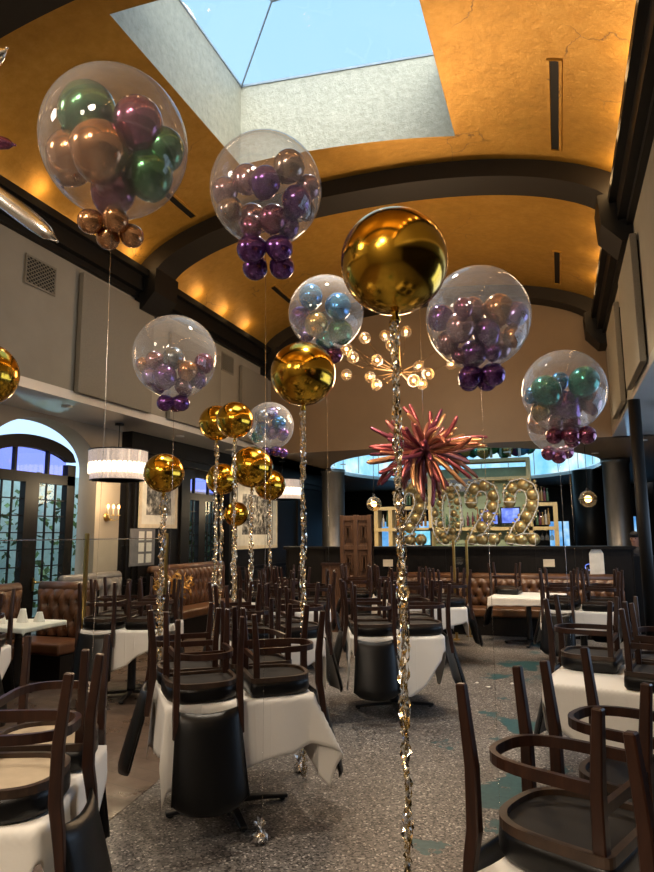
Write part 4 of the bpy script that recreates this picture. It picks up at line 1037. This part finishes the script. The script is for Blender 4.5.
# ------------------------------------------------------------------ numerals on the bar front
YN, ZN = 12.55, 1.47
def two_path(): return [(x*.86, z) for x, z in _two()]
def _two(): return [(-.24, .80), (-.23, .96), (-.13, 1.09), (.03, 1.12), (.18, 1.05), (.24, .90), (.22, .74), (.13, .57), (.01, .41), (-.12, .25), (-.24, .12), (0, .12), (.25, .12)]
def zero_path(): return [(.175*math.cos(2*PI*i/22)*1.0, .61+.49*math.copysign(abs(math.sin(2*PI*i/22))**.8, math.sin(2*PI*i/22))) for i in range(22)]
def offset(path, d, closed):
    out = []; n = len(path)
    for i, p in enumerate(path):
        a = path[(i-1) % n] if closed or i else p; b_ = path[(i+1) % n] if closed or i < n-1 else p
        t = Vector((b_[0]-a[0], b_[1]-a[1])).normalized(); out.append((p[0]-t.y*d, p[1]+t.x*d))
    return out
def numeral(ch, px, lab):
    p = at_y(px, 520, YN); t = thing('balloon_numeral', lab, 'balloon numeral', (p.x, YN, ZN+.004), group='gold balloon numerals on the bar')
    path = two_path() if ch == '2' else zero_path(); cl = ch == '0'
    m = MB()
    o1, o2 = offset(path, .105, cl), offset(path, -.105, cl)
    if cl: loops = [(o1, True), (o2, True)]
    else:  loops = [([(x, max(z, .012)) for x, z in o1+o2[::-1]], True)]
    for lp, c_ in loops:
        for yy in (-.09, .09): m.bar([(x, yy, z) for x, z in lp], .014, .014, closed=True, up=Vector((0, 1, 0)))
        for x, z in lp[::2]: m.box((x, 0, z), (.01, .18, .01))
    m.build('mosaic_frame', 'frame_white', t)
    placed = []
    big = [(-.24, .80), (-.16, 1.06), (.07, 1.11), (.24, .93), (.22, .72), (.11, .53), (-.03, .35), (-.25, .11), (-.03, .11), (.22, .11)] if ch == '2' else []
    rb = .111
    if ch == '0':
        rb = .070
        for i in range(18):
            a = 2*PI*i/18; s = .045*(1 if i % 2 else -1); big.append(((.175+s)*math.cos(a), .61+(.49+s*.6)*math.copysign(abs(math.sin(a))**.8, math.sin(a))))
    if ch == '2': big = [(x*.86, z) for x, z in big]
    for x, z in big:
        z = max(z, rb+.01); yy = R.uniform(-.02, .02)
        m = MB(); m.ball((x, yy, z), rb, 18, 12); m.build('gold_balloon', 'bead_gold', t); placed.append((x, z, rb))
    want = 42 if ch == '2' else 56; tries = 0
    while want and tries < 3000:
        tries += 1; i = R.randrange(len(path)-1); f = R.random(); x = path[i][0]+(path[i+1][0]-path[i][0])*f+R.uniform(-.11, .11); z = path[i][1]+(path[i+1][1]-path[i][1])*f+R.uniform(-.11, .11)
        rs = R.uniform(.022, .04)
        if z < rs+.01 or any(math.hypot(x-a, z-b_) < (rs+c_)*.92 for a, b_, c_ in placed): continue
        placed.append((x, z, rs)); want -= 1
        m = MB(); m.ball((x, -.045+R.uniform(-.02, .02), z), rs, 10, 7); m.build('gold_balloon', 'bead_gold', t)
for ch, px, l in (('2', 411, 'gold balloon numeral 2 behind the long tinsel, first of the row on the bar'), ('0', 447, 'gold balloon numeral 0 on the bar front'), ('2', 483, 'gold balloon numeral 2 standing directly after the zero on the bar'), ('2', 522, 'gold balloon numeral 2 at the bottle-shelf end of the row on the bar')): numeral(ch, px, l)

# ------------------------------------------------------------------ back bar shelf, bottles, screens, garland
YS = 16.6
def sx(px): return at_y(px, 520, YS).x
def sz(py): return at_y(470, py, YS).z
t = thing('bar_shelf', 'gilded back bar shelf tower with a pale green back, behind the numerals', 'shelf', (sx(468), YS, 0))
ox = sx(468)
for px in (378, 392, 432, 531, 556):
    m = MB(); m.box2((sx(px)-ox-.05, -.2, 0.003), (sx(px)-ox+.05, .2, sz(506) if px in (378, 392, 556) else sz(462)))
    m.build('upright', 'shelf_gold', t)
for xa, xb, y in ((376, 434, 507), (376, 434, 529), (529, 558, 506), (529, 558, 529), (430, 533, 462), (430, 533, 529), (430, 533, 480)):
    m = MB(); m.box2((sx(xa)-ox, -.22, sz(y)-.04), (sx(xb)-ox, .22, sz(y)+.04)); m.build('shelf_board', 'shelf_gold', t)
m = MB(); m.box2((sx(434)-ox, .18, .9), (sx(530)-ox, .215, sz(468))); m.build('back_panel', 'green_panel', t)
m = MB(); m.box2((sx(376)-ox, -.21, 0.003), (sx(558)-ox, .24, .9)); m.build('base_cabinet', 'black_wood', t)
# sign panel with unreadable pale script
t = thing('script_sign', 'grey sign with looping pale script above the numerals', 'sign', (sx(466), YS-.26, sz(492)))
wv, hv = (sx(483)-sx(450))/2, sz(480)-sz(492)
m = MB(); m.box2((-wv, 0, 0), (wv, .03, hv)); m.build('board', 'sign_grey', t)
m = MB(); pts = [(-wv*.85+wv*1.7*i/60, -.012, hv*(.5+(.16+.1*math.sin(i*.33))*math.sin(i*1.25)+.08*math.sin(i*.5))) for i in range(61)]; m.tube(pts, .018, 5); m.build('script_lettering', 'frame_white', t)
def screen(px0, px1, py0, py1, mm, lab, Y=YS-.3):
    a = at_y(px0, py1, Y); e = at_y(px1, py0, Y); t = thing('display_screen', lab, 'screen', ((a.x+e.x)/2, Y, a.z), group='lit screens behind the bar')
    w_ = (e.x-a.x)/2; h_ = e.z-a.z
    m = MB(); m.box2((-w_-.03, .012, -.03), (w_+.03, .05, h_+.03)); m.build('bezel', 'moulding_black', t)
    m = MB(); m.box2((-.05, .05, h_/2-.05), (.05, .10, h_/2+.05)); m.build('mount_bracket', 'black_iron', t)
    m = MB(); m.box2((-w_, 0, 0), (w_, .011, h_)); m.build('lit_panel', mm, t)
screen(502, 519, 508, 523, 'screen_blue', 'blue lit screen seen through the last numeral'); screen(481, 497, 510, 524, 'screen_blue', 'blue lit screen seen between the zero and the next numeral')
screen(404, 430, 531, 545, 'screen_cyan', 'turquoise lit screen low behind the first numeral')
# bottles
def bottle(x, y, z, mm, h, lab, grp):
    r_ = .033; m = MB(); m.lathe([(r_*.9, 0), (r_, .01), (r_, h*.58), (r_*.75, h*.68), (r_*.33, h*.76), (r_*.33, h*.94), (r_*.42, h*.945), (r_*.42, h)], 10)
    o = m.build('liquor_bottle', mm); o.location = (x, y, z); return tag(o, lab, 'bottle', grp)
for (xa, xb, y, n, lab, grp) in ((377, 392, 506, 6, 'bottle on the top board of the shelf arm nearer the carved screen', 'bottles on the upper screen-side shelf'),
        (394, 431, 506, 12, 'bottle on the upper gilded shelf above the first numeral', 'bottles above the first numeral'), (378, 431, 528, 14, 'bottle on the lower gilded shelf behind the first numeral', 'bottles behind the first numeral'),
        (533, 556, 505, 8, 'bottle on the upper shelf past the last numeral', 'bottles on the upper end shelf'), (533, 556, 528, 8, 'bottle on the lower shelf past the last numeral', 'bottles on the lower end shelf'),
        (434, 528, 528, 18, 'bottle on the shelf glimpsed between the gold numerals', 'bottles between the numerals'), (490, 528, 461, 4, 'bottle standing on top of the shelf tower', 'bottles on top of the tower')):
    if (xa, y) == (377, 506): continue
    for i in range(n):
        x = sx(xa+(xb-xa)*(i+.5)/n)
        if y != 461 and min(abs(x-sx(q)) for q in (378, 392, 432, 531, 556)) < .10: continue
        bottle(x, (YS-.17 if y == 461 else YS-.04+R.uniform(-.05, .05)), sz(y)+(.056 if y != 461 else .042), 'bottle_%d' % R.randrange(5), R.uniform(.30, .42), lab, grp)
for i in range(4):                                        # wine glasses hanging upside down under the end shelf
    x = sx(534+4.9*(i+.5)); m = MB(); m.lathe([(.045, 0), (.048, .05), (.04, .1), (.008, .13), (.006, .22), (.04, .235), (.04, .24)], 10)
    o = m.build('wine_glass', 'bottle_glass'); o.location = (x, YS-.05, sz(529)-.04-.245); tag(o, 'wine glass hanging under the lowest end shelf past the last numeral', 'glass', 'hanging wine glasses')
# garland of balloons over the tower
t = thing('balloon_garland', 'garland of blue, green and gold balloons along the top of the bar shelf', 'balloon garland', (sx(490), YS+.14, sz(462)+.17))
gx = sx(490)
for i, px in enumerate([452, 459, 467, 474, 481, 488, 496, 503, 511, 518, 526, 533, 446, 463, 485, 507]):
    r_ = .165+R.uniform(-.03, .03); low = i in (13, 14, 15)
    balloon_mb((sx(px)-gx, (.2 if i % 2 else 0.02), (.17 if not low else .10)+R.uniform(-.05, .05)), r_, (R.uniform(-.4, .4), -.3, 1), 1.05, 14).build('balloon', 'chrome_'+['teal', 'blue', 'gold', 'green', 'teal', 'gold', 'green', 'blue', 'gold', 'purple', 'blue', 'teal'][i % 12], t)
m = MB(); m.tube([(sx(446)-gx, 0, .14), (sx(490)-gx, .05, .18), (sx(534)-gx, 0, .14)], .012, 6); m.tube([(0, 0.05, -.122), (0, .05, .18)], .012, 6); m.build('garland_strip', 'frame_white', t)

# person behind the bar
def person():
    p = at_y(636, 552, 13.6); x, y = p.x, p.y
    t = thing('person', 'person in a dark cap and dark shirt standing behind the bar by the steel post', 'person', (x, y, 0), rad(-20))
    J = {'pel': (0, 0, .93, .13), 'spi': (0, .01, 1.1, .125), 'che': (0, .01, 1.28, .15), 'nec': (0, 0, 1.43, .058), 'hd0': (0, -.01, 1.50, .062), 'hd1': (0, -.015, 1.57, .085), 'hd2': (0, -.01, 1.65, .075)}
    E = [('pel', 'spi'), ('spi', 'che'), ('che', 'nec'), ('nec', 'hd0'), ('hd0', 'hd1'), ('hd1', 'hd2')]
    for s, n in ((-1, 'l'), (1, 'r')):
        J.update({n+'sh': (s*.17, .01, 1.37, .065), n+'el': (s*.23, .0, 1.12, .043), n+'wr': (s*.20, -.2, 1.05, .03), n+'ha': (s*.17, -.27, 1.06, .034),
                  n+'hi': (s*.09, 0, .88, .095), n+'kn': (s*.1, -.01, .5, .06), n+'an': (s*.1, .02, .09, .04), n+'to': (s*.11, -.12, .045, .036)})
        E += [('che', n+'sh'), (n+'sh', n+'el'), (n+'el', n+'wr'), (n+'wr', n+'ha'), ('pel', n+'hi'), (n+'hi', n+'kn'), (n+'kn', n+'an'), (n+'an', n+'to')]
        for f in range(5):
            k = '%sf%d' % (n, f); spread_ = (f-2)*.014; L = (.05, .075, .085, .078, .06)[f]
            if f == 0: J[k] = (s*.17-s*.045, -.29, 1.055, .009)
            else: J[k] = (s*.17+spread_*s, -.27-L, 1.045, .008)
            E.append((n+'ha', k))
    keys = list(J); me = bpy.data.meshes.new('body'); me.from_pydata([J[k][:3] for k in keys], [(keys.index(a), keys.index(b_)) for a, b_ in E], [])
    o = bpy.data.objects.new('body', me); COL.objects.link(o); o.parent = t; me.materials.append(MATS['skin'])
    sk_ = o.modifiers.new('skin', 'SKIN'); sv = me.skin_vertices[0].data
    for i, k in enumerate(keys): sv[i].radius = (J[k][3], J[k][3]); sv[i].use_root = (k == 'pel')
    su = o.modifiers.new('sub', 'SUBSURF'); su.levels = 2; su.render_levels = 2
    m = MB(); m.ball((0, -.012, 1.655), .094, 18, 10, (.95, 1.1, .75)); m.box((0, -.12, 1.655), (.13, .09, .012)); m.build('cap', 'cap_black', t)
    m = MB(); m.lathe([(.19, .86), (.17, 1.0), (.165, 1.1), (.195, 1.3), (.17, 1.39), (.07, 1.44)], 20, Matrix.Diagonal((1, .82, 1, 1)))
    for s in (-1, 1): m.tube([(s*.14, .01, 1.37), (s*.19, .01, 1.3), (s*.235, 0, 1.13)], .068, 10)
    m.build('shirt', 'shirt_dark', t)
    m = MB(); m.ball((0, -.10, 1.565), .014, 8, 6, (.9, 1.2, 1.3)); m.build('nose', 'skin', t)
    for s in (-1, 1):
        m = MB(); m.ball((s*.032, -.09, 1.59), .010, 8, 6); m.build('eye', 'cap_black', t)
        m = MB(); m.ball((s*.086, 0, 1.575), .02, 8, 6, (.4, .8, 1.3)); m.build('ear', 'skin', t)
    m = MB(); m.tube([(-.022, -.093, 1.53), (0, -.098, 1.527), (.022, -.093, 1.53)], .005, 6); m.build('mouth', 'chrome_plum', t)
    m = MB()
    for s in (-1, 1): m.tube([(s*.09, 0, .92), (s*.1, -.005, .5), (s*.1, .02, .08)], .095, 12, scale=[1.15, .85, .7])
    m.build('trousers', 'shirt_dark', t)
person()

# ------------------------------------------------------------------ light
W_ = bpy.data.worlds.new('sky'); sc.world = W_; W_.use_nodes = True
n = W_.node_tree.nodes; l = W_.node_tree.links; bg = n['Background']
tc = n.new('ShaderNodeTexCoord'); sp = n.new('ShaderNodeSeparateXYZ'); l.new(tc.outputs['Generated'], sp.inputs[0])
l.new(ramp(n, l, sp.outputs['Z'], [(.0, (.55, .85, 1.25)), (.3, (.62, .95, 1.4)), (.55, (.45, .72, 1.0)), (1, (.33, .62, .88))]), bg.inputs['Color']); bg.inputs['Strength'].default_value = 1.0
# the bright part of the sky round the veiled sun, behind the photographer
dt = n.new('ShaderNodeVectorMath'); dt.operation = 'DOT_PRODUCT'; l.new(tc.outputs['Generated'], dt.inputs[0]); dt.inputs[1].default_value = Vector((.45, -.62, .64)).normalized()
pw = n.new('ShaderNodeMath'); pw.operation = 'POWER'; mxx = n.new('ShaderNodeMath'); mxx.operation = 'MAXIMUM'; mxx.inputs[1].default_value = 0; l.new(dt.outputs['Value'], mxx.inputs[0])
l.new(mxx.outputs[0], pw.inputs[0]); pw.inputs[1].default_value = 5
b2 = n.new('ShaderNodeBackground'); b2.inputs['Color'].default_value = (1, .95, .86, 1); st = n.new('ShaderNodeMath'); st.operation = 'MULTIPLY'; st.inputs[1].default_value = 7; l.new(pw.outputs[0], st.inputs[0]); l.new(st.outputs[0], b2.inputs['Strength'])
ads = n.new('ShaderNodeAddShader'); l.new(bg.outputs[0], ads.inputs[0]); l.new(b2.outputs[0], ads.inputs[1]); l.new(ads.outputs[0], n['World Output'].inputs['Surface'])
def portal(loc, rot, sx_, sy_):
    d = bpy.data.lights.new('portal', 'AREA'); d.shape = 'RECTANGLE'; d.size = sx_; d.size_y = sy_; d.cycles.is_portal = True
    o = bpy.data.objects.new('portal', d); COL.objects.link(o); o.location = loc; o.rotation_euler = rot
portal((-2.27, 5.85, ZG+.5), (0, 0, 0), 3.0, 3.2)
for yc in (7.33, 3.9, 12.0): portal((-7.2, yc, 1.75), (0, -PI/2, 0), 2.9, 1.8)
def point(loc, e, col, r_=.08):
    d = bpy.data.lights.new('lamp', 'POINT'); d.energy = e; d.color = col; d.shadow_soft_size = r_
    o = bpy.data.objects.new('lamp', d); COL.objects.link(o); o.location = loc
WARM = (1, .62, .27)
y = -3.4
while y < 12.2:                                            # cove uplights standing on the moulding ledge
    for x in (XL+.20, XR-.20): point((x, y, 5.72), 2.2 if x < 0 else 6.0, WARM, .12)
    y += .92
for x, y, e in ((-1.2, -1.5, 180), (-3.9, .3, 100), (-2.2, -3, 100)): point((x, y, 4.3), e, (1, .84, .66), .3)     # unseen warm fill points added behind the photographer, no fixture
def spot(loc, e, tilt, cone, col=(1, .82, .60), r_=.06):
    d = bpy.data.lights.new('spot', 'SPOT'); d.energy = e; d.color = col; d.spot_size = rad(cone); d.spot_blend = .8; d.shadow_soft_size = r_
    o = bpy.data.objects.new('spot', d); COL.objects.link(o); o.location = loc; o.rotation_euler = (rad(tilt), 0, 0)
for x in (-4.3, -2.2, -.3): spot((x, 13.6, 3.35), 210, 32, 120)                       # extra spots added over the bar to brighten it
for x in (-4.2, -2.6, -1.0, .2): spot((x, 10.2, 5.0), 300, 20, 62)                     # added without fixtures to light the banquette and the numerals
for x, y in ((-1.0, -.6), (-3.4, .8), (-1.4, 4.3), (-3.9, 5.2), (-.2, 7.2), (-2.6, 8.2)): spot((x, y, 5.3), 330, 0, 84, (1, .84, .64), .12)   # fill spots added between the ribs to brighten the lower room
sc.view_settings.view_transform = 'Standard'; sc.view_settings.look = 'None'; sc.view_settings.gamma = 1; sc.view_settings.exposure = 0.38
sc.view_settings.use_curve_mapping = False
sc.cycles.use_denoising = True
sc.cycles.max_bounces = 8; sc.cycles.transparent_max_bounces = 24; sc.cycles.diffuse_bounces = 4; sc.cycles.glossy_bounces = 4
sc.cycles.sample_clamp_indirect = 6; sc.cycles.caustics_reflective = False; sc.cycles.caustics_refractive = False
